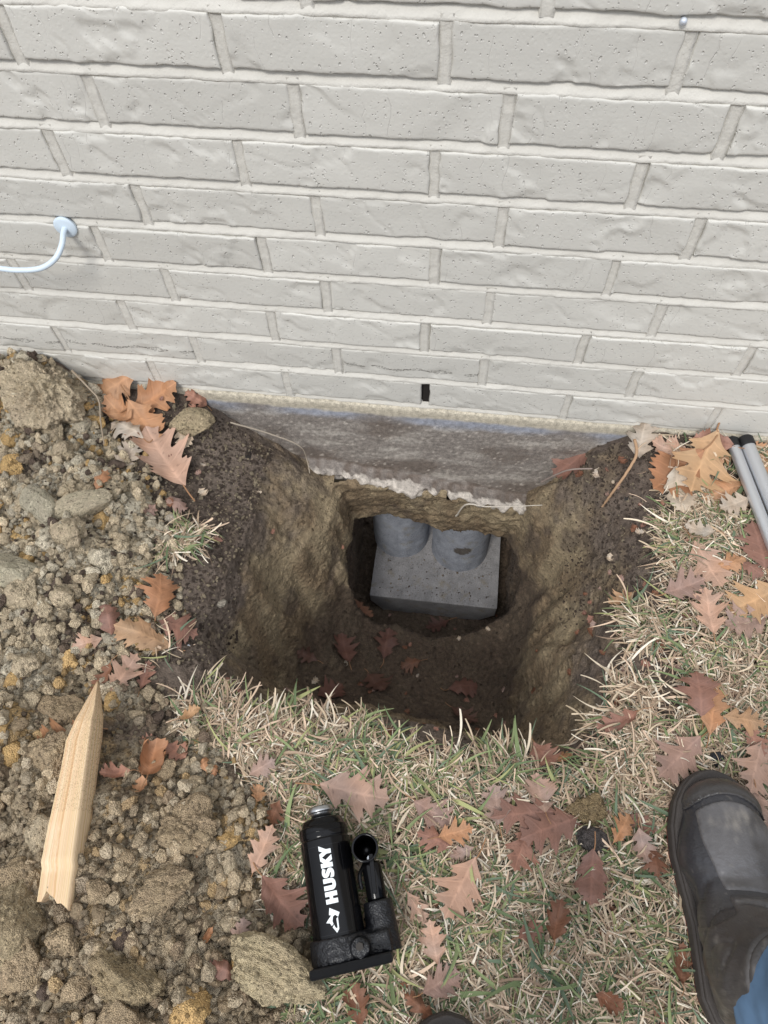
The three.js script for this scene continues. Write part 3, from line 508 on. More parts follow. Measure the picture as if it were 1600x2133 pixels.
// ---------------------------------------------------------------- wooden stake
{
  const st = thing('wooden_stake', 'short pale wooden stake with a sawn point lying on the heap', 'stake');
  const tex = canvasTex(256, 1024, (g, w, h) => {
    const r = mulberry(12); g.fillStyle = 'rgb(226,202,168)'; g.fillRect(0, 0, w, h);
    for (let i = 0; i < 150; i++) { const x = r() * w; g.strokeStyle = `rgba(${160 + r() * 60},${110 + r() * 60},${60 + r() * 50},${0.12 + 0.2 * r()})`; g.lineWidth = 0.6 + r() * 2; g.beginPath(); g.moveTo(x, 0); g.bezierCurveTo(x + (r() - 0.5) * 20, h * 0.3, x + (r() - 0.5) * 20, h * 0.7, x + (r() - 0.5) * 14, h); g.stroke(); }
    g.strokeStyle = 'rgba(196,146,98,.5)'; g.lineWidth = 16; g.beginPath(); g.moveTo(w * 0.46, 0); g.bezierCurveTo(w * 0.42, h * 0.4, w * 0.4, h * 0.6, w * 0.5, h); g.stroke();
    for (let i = 0; i < 500; i++) { g.fillStyle = `rgba(240,224,200,${0.05 + 0.1 * r()})`; g.fillRect(r() * w * 0.5, h * (0.66 + 0.2 * r()), 4, 8 + r() * 30); }
    for (let i = 0; i < 9000; i++) { const y = h * Math.pow(r(), 2.1) * 0.62; g.fillStyle = `rgba(${84 + r() * 40},${58 + r() * 30},${38 + r() * 20},${0.1 + 0.34 * r()})`; g.fillRect(r() * w, y, 1 + r() * 3, 1 + r() * 4); } // soil rubbed into the driven end
    for (let i = 0; i < 40; i++) { g.strokeStyle = `rgba(90,64,44,${0.1 + 0.2 * r()})`; g.lineWidth = 1; const y = r() * h * 0.3, x = r() * w; g.beginPath(); g.moveTo(x, y); g.lineTo(x + 30 + r() * 30, y - 14 - r() * 10); g.stroke(); }
  });
  const mat = std({ map: tex, roughness: 0.8, bumpMap: soilBump, bumpScale: 0.0004 });
  const W = 0.043, Tk = 0.034, Ln = 0.285, nt = 40, loop = [], nw = 9, pos = [], uv = [];
  for (let i = 0; i < nw; i++) loop.push([i / (nw - 1), 1]); for (let i = 1; i < 4; i++) loop.push([1, 1 - i / 4]); for (let i = nw - 1; i >= 0; i--) loop.push([i / (nw - 1), 0]); for (let i = 1; i < 4; i++) loop.push([0, i / 4]); loop.push(loop[0]);
  const jag = u => u < 0.18 ? -0.006 : u < 0.42 ? -0.015 + 0.004 * Math.sin(u * 40) : u < 0.62 ? -0.009 : u < 0.8 ? -0.002 : -0.001 + 0.004 * (u - 0.8) * 10;
  for (let j = 0; j <= nt + 2; j++) for (const [u0, v0] of loop) {
    const t = Math.min(j, nt) / nt; let a = 0, b = W, y0 = 0, y1 = Tk;
    const k = clamp((t - 0.0) / 0.30, 0, 1); a = k < 1 ? mix(W * 0.80, W * 0.2, Math.pow(k, 1.1)) : W * 0.2 * (1 - sst(0.3, 0.85, t)); b = mix(W * 0.84, W, clamp(t / 0.17, 0, 1)); y0 = mix(Tk * 0.45, 0, clamp(t / 0.24, 0, 1)); y1 = mix(Tk * 0.6, Tk, clamp(t / 0.2, 0, 1));
    let u = u0, v = v0; if (j > nt) { u = mix(u0, 0.5, j === nt + 1 ? 0.06 : 0.96); v = mix(v0, 0.5, j === nt + 1 ? 0.06 : 0.96); }
    const endcut = t > 0.8 ? 0.004 * sst(0.84, 0.85, t) : 0;
    const x = mix(a, b, u) - W / 2, y = mix(y0, y1, v) - endcut * (v > 0.5 ? 1 : 0); let z = t * Ln + jag(u) * sst(0.85, 1, t); if (j > nt + 1) z -= 0.012;
    pos.push(x + 0.0006 * n3(t * 20, u * 9, v * 9), y, z); uv.push(v0 > 0.99 ? u0 : u0 > 0.99 ? 1 - 0.3 * (1 - v0) : u0, 1 - t);
  }
  const g = gridMesh(pos, loop.length, nt + 3, uv, false); const m = obj('shaft', g, mat, st);
  st.position.set(-0.428, 0.034, 0.588); st.rotation.set(-0.02, 0.20, 0.1);
}

// ---------------------------------------------------------------- bottle jack lying in the grass
{
  const jk = thing('bottle_jack', 'glossy black hydraulic bottle jack lying on its side in grass', 'jack');
  const gloss = new THREE.MeshPhysicalMaterial({ color: srgb(12, 12, 14), roughness: 0.12, specularIntensity: 0.5, side: THREE.DoubleSide });
  const cast = std({ color: srgb(18, 19, 23), roughness: 0.42, bumpMap: soilBump, bumpScale: 0.0022 });
  const steel = std({ color: srgb(178, 180, 182), metalness: 1, roughness: 0.34 });
  const bodyR = 0.0325, b0 = 0.034, b1 = 0.150, circ = 2 * Math.PI * bodyR, PX = 5200, W = Math.round(circ * PX), H = Math.round((b1 - b0) * PX);
  const print = canvasTex(W, H, (g) => {
    g.fillStyle = 'rgb(12,12,14)'; g.fillRect(0, 0, W, H);
    g.strokeStyle = 'rgba(120,120,124,.4)'; g.lineWidth = 1.2; g.strokeRect(W * 0.5 - 0.022 * PX, H * 0.07, 0.044 * PX, H * 0.86);
    g.save(); g.translate(W * 0.5 + 0.0005 * PX, H * 0.37); g.rotate(-Math.PI / 2); g.fillStyle = 'rgb(236,242,244)'; g.font = '900 100px sans-serif'; g.textAlign = 'center'; g.textBaseline = 'alphabetic';
    const tw = g.measureText('HUSKY').width, want = 0.066 * PX, ch = 0.0135 * PX; g.scale(want / tw, ch / 73); g.lineWidth = 7; g.strokeStyle = g.fillStyle; g.fillText('HUSKY', 0, 36); g.strokeText('HUSKY', 0, 36); g.restore();
    // dog head emblem before the H
    g.save(); g.translate(W * 0.5 + 0.0005 * PX, H * 0.37); g.rotate(0.13); const s = 0.0135 / 100 * PX * 1.0; g.scale(s, s); g.translate(-505, -952); g.fillStyle = 'rgb(236,242,244)';
    for (const P of [[[505, 1222], [598, 1262], [583, 1298], [556, 1280], [536, 1293], [530, 1330], [540, 1352], [522, 1368], [508, 1346], [470, 1343], [495, 1312], [520, 1284], [499, 1280]], [[581, 1298], [590, 1393], [570, 1424], [530, 1378], [545, 1358], [553, 1376], [566, 1388], [575, 1380], [566, 1312]]]) { g.beginPath(); P.forEach(([x, y], i) => i ? g.lineTo(x, y) : g.moveTo(x, y)); g.closePath(); g.fill(); }
    g.restore();
  });
  const bodyMat = gloss.clone(); bodyMat.color.set(0xffffff); bodyMat.map = print;
  const tube = new THREE.CylinderGeometry(bodyR, bodyR, b1 - b0, 72, 1, true, Math.PI); tube.translate(0, (b0 + b1) / 2, 0); obj('cylinder', tube, bodyMat, jk);
  const lathe = (pts, n = 56) => new THREE.LatheGeometry(pts.map(p => new THREE.Vector2(p[0], p[1])), n);
  const cap = obj('cap', lathe([[bodyR, b1 - 0.0002], [bodyR - 0.0015, b1 + 0.001], [bodyR - 0.0015, b1 + 0.003], [bodyR - 0.0003, b1 + 0.004], [bodyR - 0.0003, b1 + 0.015], [bodyR - 0.003, b1 + 0.0175], [bodyR - 0.0045, b1 + 0.019], [bodyR - 0.006, b1 + 0.0255], [0.02, b1 + 0.0275], [0, b1 + 0.0275]]), gloss, jk);
  obj('seam', lathe([[bodyR, b1 + 0.0090], [bodyR + 0.0004, b1 + 0.0096], [bodyR, b1 + 0.0102]]), gloss, cap);
  const sc = obj('extension_screw', lathe([[0, b1 + 0.026], [0.0135, b1 + 0.026], [0.0135, b1 + 0.0335], [0.0168, b1 + 0.0345], [0.0172, b1 + 0.037], [0.0162, b1 + 0.0405], [0.0145, b1 + 0.0425], [0.006, b1 + 0.0432], [0, b1 + 0.0432]], 40), steel, jk);
  // cast base
  const bp = new RoundedBoxGeometry(0.1, 0.011, 0.088, 3, 0.003); bp.translate(0.012, 0.0055, 0); obj('base_plate', bp, cast, jk);
  const hs = surfaceNets((x, y, z) => {
    const cy = Math.min(0.0385 - Math.hypot(x, z) - (y - 0.011) * 0.06, 0.039 - y), cpx = x - 0.0545, pump = Math.min(0.0205 - Math.hypot(cpx, z + 0.004) - (y - 0.01) * 0.03, 0.068 - y);
    const web = Math.min(Math.min(0.03 - Math.abs(x - 0.032), 0.02 - Math.abs(z)), 0.034 - y), boss = Math.min(0.0115 - Math.hypot(x - 0.026, y - 0.022), 0.0425 - z, z);
    let s = smax(smax(cy, pump, 0.006), smax(web, boss, 0.006), 0.006); s = Math.min(s, y - 0.0108); return s + 0.0007 * fbm(x * 120, y * 120, z * 120, 2);
  }, [-0.05, 0, -0.05], [0.085, 0.08, 0.05], 0.0022);
  obj('housing', boxUV(hs), cast, jk);
  const vs = new THREE.CylinderGeometry(0.0048, 0.0048, 0.016, 6); vs.rotateX(Math.PI / 2); vs.translate(0.026, 0.024, 0.046); const valve = obj('release_valve', vs, std({ color: srgb(52, 48, 44), roughness: 0.55, metalness: 0.4 }), jk);
  const pp = lathe([[0, 0.064], [0.0128, 0.064], [0.0128, 0.107], [0.0118, 0.109], [0.0118, 0.112], [0.006, 0.113], [0.006, 0.122], [0, 0.122]], 36); pp.translate(0.0545, 0, -0.004); obj('pump_piston', pp, gloss, jk);
  // handle socket: a tube opening towards the viewer, on two side links
  const sk = new THREE.LatheGeometry([[0.0142, -0.03], [0.0165, -0.03], [0.0172, 0.026], [0.0168, 0.0275], [0.0146, 0.0275], [0.0142, 0.026], [0.0142, -0.028], [0.0, -0.028]].map(p => new THREE.Vector2(p[0], p[1])), 48);
  sk.rotateX(Math.PI / 2); sk.translate(0.0515, 0.128, 0.012); obj('handle_socket', sk, gloss, jk);
  for (const zz of [0.024, -0.012]) { const ln = new RoundedBoxGeometry(0.006, 0.046, 0.0032, 2, 0.0012); ln.rotateZ(-0.08); ln.translate(0.0555, 0.098, zz); obj('link', ln, gloss, jk); }
  const pin = new THREE.CylinderGeometry(0.0032, 0.0032, 0.032, 14); pin.rotateX(Math.PI / 2); pin.translate(0.0545, 0.116, 0.005); obj('pivot_pin', pin, steel, jk);
  const bent = new THREE.TubeGeometry(new THREE.CatmullRomCurve3([[0.046, 0.112, 0.0], [0.038, 0.100, 0.006], [0.0375, 0.084, 0.004]].map(p => new THREE.Vector3(...p))), 16, 0.0025, 8); obj('lever_arm', bent, gloss, jk);
  // axis along the lawn, print facing up
  const ay = new THREE.Vector3(-0.061, 0.004, -0.181).normalize(), az0 = new THREE.Vector3(0, 1, 0), ax = new THREE.Vector3().crossVectors(ay, az0).normalize(), az = new THREE.Vector3().crossVectors(ax, ay).normalize();
  jk.matrix.makeBasis(ax, ay, az); jk.quaternion.setFromRotationMatrix(jk.matrix); jk.position.set(-0.011, 0.022, 0.892);
}

// ---------------------------------------------------------------- silver tubes, cable, nail
const galv = std({ color: srgb(204, 206, 209), metalness: 0.7, roughness: 0.33, bumpMap: concreteBump, bumpScale: 0.0002 }), blackPlastic = std({ color: srgb(20, 20, 22), roughness: 0.5 });
function tubeThing(label, a, b, r) {
  const t = thing('metal_tube', label, 'tube', 'silver tubes at the wall'), A = new THREE.Vector3(...a), B = new THREE.Vector3(...b), len = A.distanceTo(B);
  const lat = p => new THREE.LatheGeometry(p.map(q => new THREE.Vector2(q[0], q[1])), 40);
  obj('pipe', lat([[0, 0.0], [r - 0.001, 0], [r, 0.001], [r, len], [r - 0.0015, len], [r - 0.0015, len - 0.02], [0, len - 0.02]]), galv, t);
  obj('end_cap', lat([[r + 0.0004, 0.012], [r + 0.0018, 0.0115], [r + 0.0018, -0.004], [r - 0.001, -0.0075], [r - 0.004, -0.0075], [r - 0.004, -0.003], [0, -0.003]]), blackPlastic, t);
  t.position.copy(A); t.quaternion.setFromUnitVectors(new THREE.Vector3(0, 1, 0), B.clone().sub(A).normalize());
}
tubeThing('thinner silver metal tube with black end cap lying left of the other', [0.551, 0.004, 0.022], [0.615, -0.004, 0.31], 0.0098);
tubeThing('thicker silver metal tube with black end cap nearest the right edge', [0.573, 0.008, 0.020], [0.640, 0.002, 0.31], 0.0118);
{
  const cb = thing('wall_cable', 'pale blue white cable leaving the brick wall through a round grommet', 'cable'), mat = std({ color: srgb(206, 220, 232), roughness: 0.45 });
  const pl = new THREE.LatheGeometry([[0.0, 0.0042], [0.005, 0.0042], [0.0135, 0.0034], [0.0168, 0.002], [0.0172, 0.0008], [0.0168, -0.004], [0, -0.004]].map(p => new THREE.Vector2(...p)), 40); pl.rotateX(Math.PI / 2); pl.translate(-0.542, 0.3625, 0.003); obj('grommet', pl, mat, cb);
  const cu = new THREE.CatmullRomCurve3([[-0.542, 0.362, -0.02], [-0.5415, 0.3615, 0.014], [-0.5385, 0.3575, 0.032], [-0.547, 0.345, 0.048], [-0.571, 0.332, 0.058], [-0.609, 0.3275, 0.062], [-0.655, 0.327, 0.06], [-0.72, 0.318, 0.055], [-0.86, 0.26, 0.05], [-1.02, 0.12, 0.05], [-1.12, -0.03, 0.06]].map(p => new THREE.Vector3(...p)), false, 'centripetal');
  obj('wire', new THREE.TubeGeometry(cu, 120, 0.0042, 14), mat, cb);
}
{ const g = new THREE.LatheGeometry([[0, 0.004], [0.002, 0.0037], [0.0035, 0.0022], [0.004, 0], [0.0022, -0.001], [0.0022, -0.012], [0, -0.012]].map(p => new THREE.Vector2(...p)), 24); g.rotateX(Math.PI / 2); const m = obj('nail', g, std({ color: srgb(205, 212, 222), roughness: 0.35, metalness: 0.3 })); m.position.set(0.251, 0.6705, 0.002); tag(m, 'small round nail head in the highest bed joint', 'nail'); }
console.log('objects');

// ---------------------------------------------------------------- person standing at the pit (boots and jeans)
{
  const pe = thing('person', 'person in dusty black work boots and blue jeans standing in the grass', 'person');
  const cap2 = (p, a, b, ra, rb, kx) => { const px = (p[0] - a[0]) / kx, py = p[1] - a[1], pz = p[2] - a[2], dx = (b[0] - a[0]) / kx, dy = b[1] - a[1], dz = b[2] - a[2]; const t = clamp((px * dx + py * dy + pz * dz) / (dx * dx + dy * dy + dz * dz), 0, 1); return mix(ra, rb, t) - Math.hypot(px - dx * t, py - dy * t, pz - dz * t); };
  const foot = (x, y, z) => {
    const p = [x, y, z]; let s = cap2(p, [0.003, 0.044, 0.052], [0, 0.052, 0.11], 0.040, 0.0445, 1.2);
    s = smax(s, cap2(p, [0, 0.052, 0.11], [0.003, 0.078, 0.185], 0.0445, 0.041, 1.12), 0.03);
    s = smax(s, cap2(p, [0.003, 0.078, 0.185], [0.006, 0.12, 0.235], 0.041, 0.05, 1.05), 0.03);
    s = smax(s, cap2(p, [0.002, 0.06, 0.24], [0.002, 0.06, 0.262], 0.04, 0.036, 1.0), 0.03);
    s = smax(s, cap2(p, [0.006, 0.12, 0.235], [0.022, 0.30, 0.25], 0.05, 0.05, 1.0), 0.04);
    return s + 0.003 * fbm(x * 22, y * 25, z * 25, 3) * sst(0.1, 0.16, z) - 0.0022 * sst(0.12, 0.0, Math.abs(n3(x * 9, y * 22, z * 26))) * sst(0.11, 0.15, z);
  };
  const vampLine = z => -0.040 - 0.003 * sst(0.06, 0.1, z) + 0.018 * sst(0.08, 0.17, z) - 0.03 * sst(0.17, 0.2, z);
  const capEdge = x => 0.036 + 9 * x * x;
  const box = [[-0.08, 0.0, -0.01], [0.09, 0.32, 0.32]];
  const soleHalf = [[0, 0.004, 0.004], [0.004, 0.018, 0.018], [0.012, 0.030, 0.031], [0.025, 0.041, 0.042], [0.045, 0.051, 0.051], [0.075, 0.0575, 0.057], [0.11, 0.0575, 0.0565], [0.15, 0.050, 0.0515], [0.19, 0.042, 0.045], [0.23, 0.040, 0.0425], [0.265, 0.038, 0.040], [0.287, 0.029, 0.031], [0.298, 0.014, 0.015], [0.3, 0.003, 0.003]];
  function outline(grow, wave) { const L2 = [], R2 = [], n = 120; const half = (z, k) => { for (let i = 1; i < soleHalf.length; i++) if (z <= soleHalf[i][0]) { const a = soleHalf[i - 1], b = soleHalf[i]; return mix(a[k], b[k], (z - a[0]) / (b[0] - a[0])); } return 0; }; for (let i = 0; i <= n; i++) { const z = 0.3 * (0.5 - 0.5 * Math.cos(Math.PI * i / n)), w = wave ? 0.002 * (Math.sin(z * 420) > 0.2 ? 1 : -1) : 0; L2.push([-half(z, 1) - grow - w, z]); R2.push([half(z, 2) + grow + w, z]); } const s = new THREE.Shape(); s.moveTo(L2[0][0], -L2[0][1]); for (const [x, z] of L2.slice(1)) s.lineTo(x, -z); for (const [x, z] of R2.reverse()) s.lineTo(x, -z); s.closePath(); return s; }
  const slab = (grow, wave, y0, y1, bev) => { const g = new THREE.ExtrudeGeometry(outline(grow, wave), { depth: y1 - y0 - 2 * bev, bevelEnabled: true, bevelSize: bev, bevelThickness: bev, bevelSegments: 3 }); g.rotateX(-Math.PI / 2); g.translate(0, y0 + bev, 0); return g; };
  const cVamp = lin(98, 97, 99), cVampD = lin(66, 64, 64), cBrown = lin(74, 71, 70), cBlack = lin(54, 54, 58), cDust = lin(150, 144, 136);
  const leather = std({ vertexColors: true, roughness: 0.3, bumpMap: soilBump, bumpScale: 0.0008 }), rubber = std({ color: srgb(62, 57, 54), roughness: 0.7, bumpMap: soilBump, bumpScale: 0.0008 }), outs = std({ color: srgb(40, 42, 48), roughness: 0.8 }), red = std({ color: srgb(142, 58, 48), roughness: 0.7 });
  const scuff = (x, y, z, base) => { const n = fbm(x * 20, y * 20, z * 20, 3), f = n3(x * 160, y * 120, z * 60), sp = n3(x * 240, y * 240, z * 240); let c = mix3(base, cVampD, sst(0.0, 0.5, n)); c = mix3(c, cDust, 0.6 * sst(0.06, 0.45, fbm(x * 14 + 3, y * 14, z * 14, 3) + 0.2 * f)); if (sp > 0.56) c = mix3(c, cDust, 0.16); const k = 1 + 0.14 * f; return [c[0] * k, c[1] * k, c[2] * k]; };
  const gUpper = surfaceNets((x, y, z) => Math.min(foot(x, y, z), y - 0.03, 0.185 - y), ...box, 0.0035); paint(gUpper, (x, y, z) => scuff(x, y, z, mix3(cBlack, cBrown, sst(0.12, 0.24, z + 0.03 * n3(x * 25, y * 25, z * 25)))));
  const gVamp = surfaceNets((x, y, z) => { let s = foot(x, y, z) + 0.0022; s -= 0.004 * Math.exp(-(((z - 0.152 - 2 * x * x) / 0.0035) ** 2)) - 0.002 * Math.exp(-(((z - 0.161 - 2 * x * x) / 0.004) ** 2)); s -= 0.0015 * Math.exp(-(((z - 0.135 + 0.1 * x) / 0.004) ** 2)); return Math.min(s, x - vampLine(z) - 0.06 * Math.max(0, 0.075 - y) * 0, z - capEdge(x) - 0.008, y - 0.034, 0.18 - y); }, ...box, 0.003); paint(gVamp, (x, y, z) => scuff(x, y, z, mix3(cVamp, cBrown, sst(0.13, 0.18, z + 0.02 * n3(x * 30, y * 30, z * 30)))));
  const gCap = surfaceNets((x, y, z) => { const e = capEdge(x) - z; let s = foot(x, y, z) + 0.0028 - 0.0018 * Math.exp(-(((e - 0.006) / 0.0022) ** 2)); return Math.min(s, e, y - 0.032); }, ...box, 0.003); paint(gCap, (x, y, z) => scuff(x, y, z, cVampD));
  for (const g of [gUpper, gVamp, gCap]) g.setAttribute('uv', new THREE.Float32BufferAttribute([...Array(g.attributes.position.count)].flatMap((_, i) => [g.attributes.position.getX(i), g.attributes.position.getZ(i)]), 2));
  const gSole = slab(0.0005, false, 0.014, 0.036, 0.004), gWelt = slab(-0.001, false, 0.0345, 0.0415, 0.0025), gOut = slab(-0.003, true, 0.0, 0.0138, 0.002), gRed = slab(0.0022, false, 0.012, 0.0165, 0.0015);
  function boot(x, y, z, ry, mirror) {
    const b = new THREE.Group(); b.name = 'boot'; pe.add(b); b.position.set(x, y, z); b.rotation.y = ry; if (mirror) b.scale.x = -1;
    obj('upper', gUpper, leather, b); obj('vamp', gVamp, leather, b); obj('toe_cap', gCap, leather, b); const s = obj('sole', gSole, rubber, b); obj('welt', gWelt, rubber, b); obj('outsole', gOut, outs, b); obj('red_edge', gRed, red, b);
  }
  boot(0.458, -0.024, 0.598, 0.02, false); boot(0.118, -0.024, 0.922, 0.12, true);
  const jeans = surfaceNets((x, y, z) => {
    const p = [x, y, z]; let s = cap2(p, [0.497, 0.10, 0.852], [0.520, 0.50, 0.91], 0.080, 0.084, 1);
    s = smax(s, cap2(p, [0.520, 0.50, 0.91], [0.43, 0.87, 1.12], 0.080, 0.10, 1), 0.03);
    let t = cap2(p, [0.135, 0.10, 1.19], [0.16, 0.50, 1.16], 0.071, 0.080, 1); t = smax(t, cap2(p, [0.16, 0.50, 1.16], [0.23, 0.87, 1.14], 0.080, 0.10, 1), 0.03);
    s = smax(s, t, 0.03); s = smax(s, cap2(p, [0.26, 0.92, 1.13], [0.40, 0.92, 1.12], 0.125, 0.125, 1), 0.05);
    s += 0.005 * fbm(x * 12, y * 16, z * 12, 3) + 0.0025 * n3(x * 30, y * 60, z * 30);
    return Math.min(s, y - 0.105 - 0.01 * n3(x * 20, 1, z * 20), 0.55 - y);
  }, [0.02, 0.06, 0.74], [0.64, 0.58, 1.3], 0.0065);
  paint(jeans, (x, y, z) => { const k = 1 + 0.2 * fbm(x * 9, y * 9, z * 9, 3) + 0.12 * n3(x * 300, y * 60, z * 300); return [k, k, k]; });
  obj('jeans', jeans, std({ color: srgb(98, 128, 160), vertexColors: true, roughness: 0.95 }), pe);
}

// ---------------------------------------------------------------- roots and stems
function strand(name, label, cat, pts, r, colour, r1 = 0.5) {
  const cu = new THREE.CatmullRomCurve3(pts.map(p => new THREE.Vector3(...p)), false, 'centripetal'), n = pts.length * 10, g = new THREE.TubeGeometry(cu, n, r, 7), P = g.attributes.position, v = new THREE.Vector3();
  for (let i = 0; i < P.count; i++) { const k = Math.floor(i / 8) / n, c = cu.getPointAt(Math.min(1, k)); v.fromBufferAttribute(P, i).sub(c).multiplyScalar(mix(1, r1, k) * (1 + 0.25 * n3(k * 30, i % 8, 2))).add(c); P.setXYZ(i, v.x + 0.0008 * n3(k * 25, 2, 5), v.y + 0.0008 * n3(k * 25, 7, 5), v.z); }
  g.computeVertexNormals(); const m = obj(name, g, std({ color: colour, roughness: 0.85 })); return tag(m, label, cat);
}
strand('grass_stem', 'jointed orange brown grass stem leaning at the right pit shoulder', 'stem', [[0.3760,0.0200,0.0457], [0.3840,0.0000,0.0619], [0.3705,-0.0200,0.0910], [0.3564,-0.0500,0.1093], [0.3466,-0.1000,0.1163]], 0.0028, srgb(172,140,110), 0.8);
strand('root', 'pale root trailing down over the left edge of the concrete', 'root', [[-0.3508,0.0053,0.0750], [-0.2938,-0.0548,0.0500], [-0.2427,-0.1116,0.0350], [-0.2359,-0.1694,0.0300], [-0.2259,-0.1985,0.0600]], 0.0016, srgb(176,164,148), 0.6);
strand('root', 'long thin root hanging from the clay beside the piles', 'root', [[-0.2259,-0.2577,0.0750], [-0.2128,-0.2688,0.0850], [-0.1992,-0.3102,0.0900], [-0.1830,-0.3904,0.1000], [-0.1671,-0.4714,0.1050]], 0.0019, srgb(178,166,146), 0.6);
strand('root', 'white root lying along the ragged concrete edge', 'root', [[0.0811,-0.2605,0.0750], [0.1017,-0.1898,0.0850], [0.1358,-0.1929,0.0850], [0.1837,-0.1924,0.0800], [0.2490,-0.1829,0.0750]], 0.002, srgb(190,182,170), 0.4);
strand('twig', 'grey bent twig on the heap beside the clay mound', 'twig', [[-0.6428,0.0700,0.0368], [-0.5985,0.0700,0.0727], [-0.5789,0.0600,0.0890], [-0.5703,0.0400,0.1246], [-0.5609,0.0200,0.1568]], 0.0022, srgb(150,136,118), 0.5);
strand('twig', 'grey stem lying across the dark red leaf at the concrete', 'twig', [[0.2405,-0.1454,0.0450], [0.2621,-0.0984,0.0550], [0.2832,-0.0676,0.0620], [0.3189,-0.0539,0.0650]], 0.002, srgb(140,126,118), 0.7);
strand('twig', 'thin brown root at the lower right of the pit rim', 'root', [[0.3759,-0.0300,0.4746], [0.3796,-0.0280,0.5042], [0.3847,-0.0300,0.5247]], 0.002, srgb(140,104,82), 0.7);

// ---------------------------------------------------------------- grass
const lawn = (x, z) => {
  const pd = look(gRim, clamp(x, -0.99, 0.84), clamp(z, -0.4, 1.2)), hd = -polyDist(x, z, HEAP); if (pd < -0.006 || hd > 0.012 || z < 0.012) return 0;
  let d = sst(0.5, 0.57, z) * sst(-0.34, -0.26, x);
  d = Math.max(d, sst(0.375, 0.47, x + 0.05 * n3(x * 6, 1, z * 6)) * (0.25 + 0.75 * sst(0.1, 0.24, z)), 0.9 * sst(0.06, 0.03, Math.hypot(x - 0.385, z - 0.38)), sst(0.05, 0.02, Math.hypot(x - 0.36, (z - 0.5) * 0.7)), 0.8 * sst(0.05, 0.02, Math.hypot(x + 0.40, z - 0.3)), 0.4 * sst(0.06, 0.02, Math.hypot(x + 0.375, z - 0.49)));
  const patch = 0.74 + 1.2 * fbm(x * 7, 3, z * 7, 3); d *= clamp(patch, 0.08, 1) * mix(clamp(0.45 + 2.2 * n3(x * 13, 5, z * 13), 0.05, 1), 1, sst(0.0, 0.06, pd));
  d *= 1 - 0.85 * sst(0.05, 0.02, Math.hypot(x - 0.30, z - 0.665)) - 0.5 * sst(0.05, 0.02, Math.hypot(x - 0.42, (z - 0.46)));
  return clamp(d, 0, 1);
};
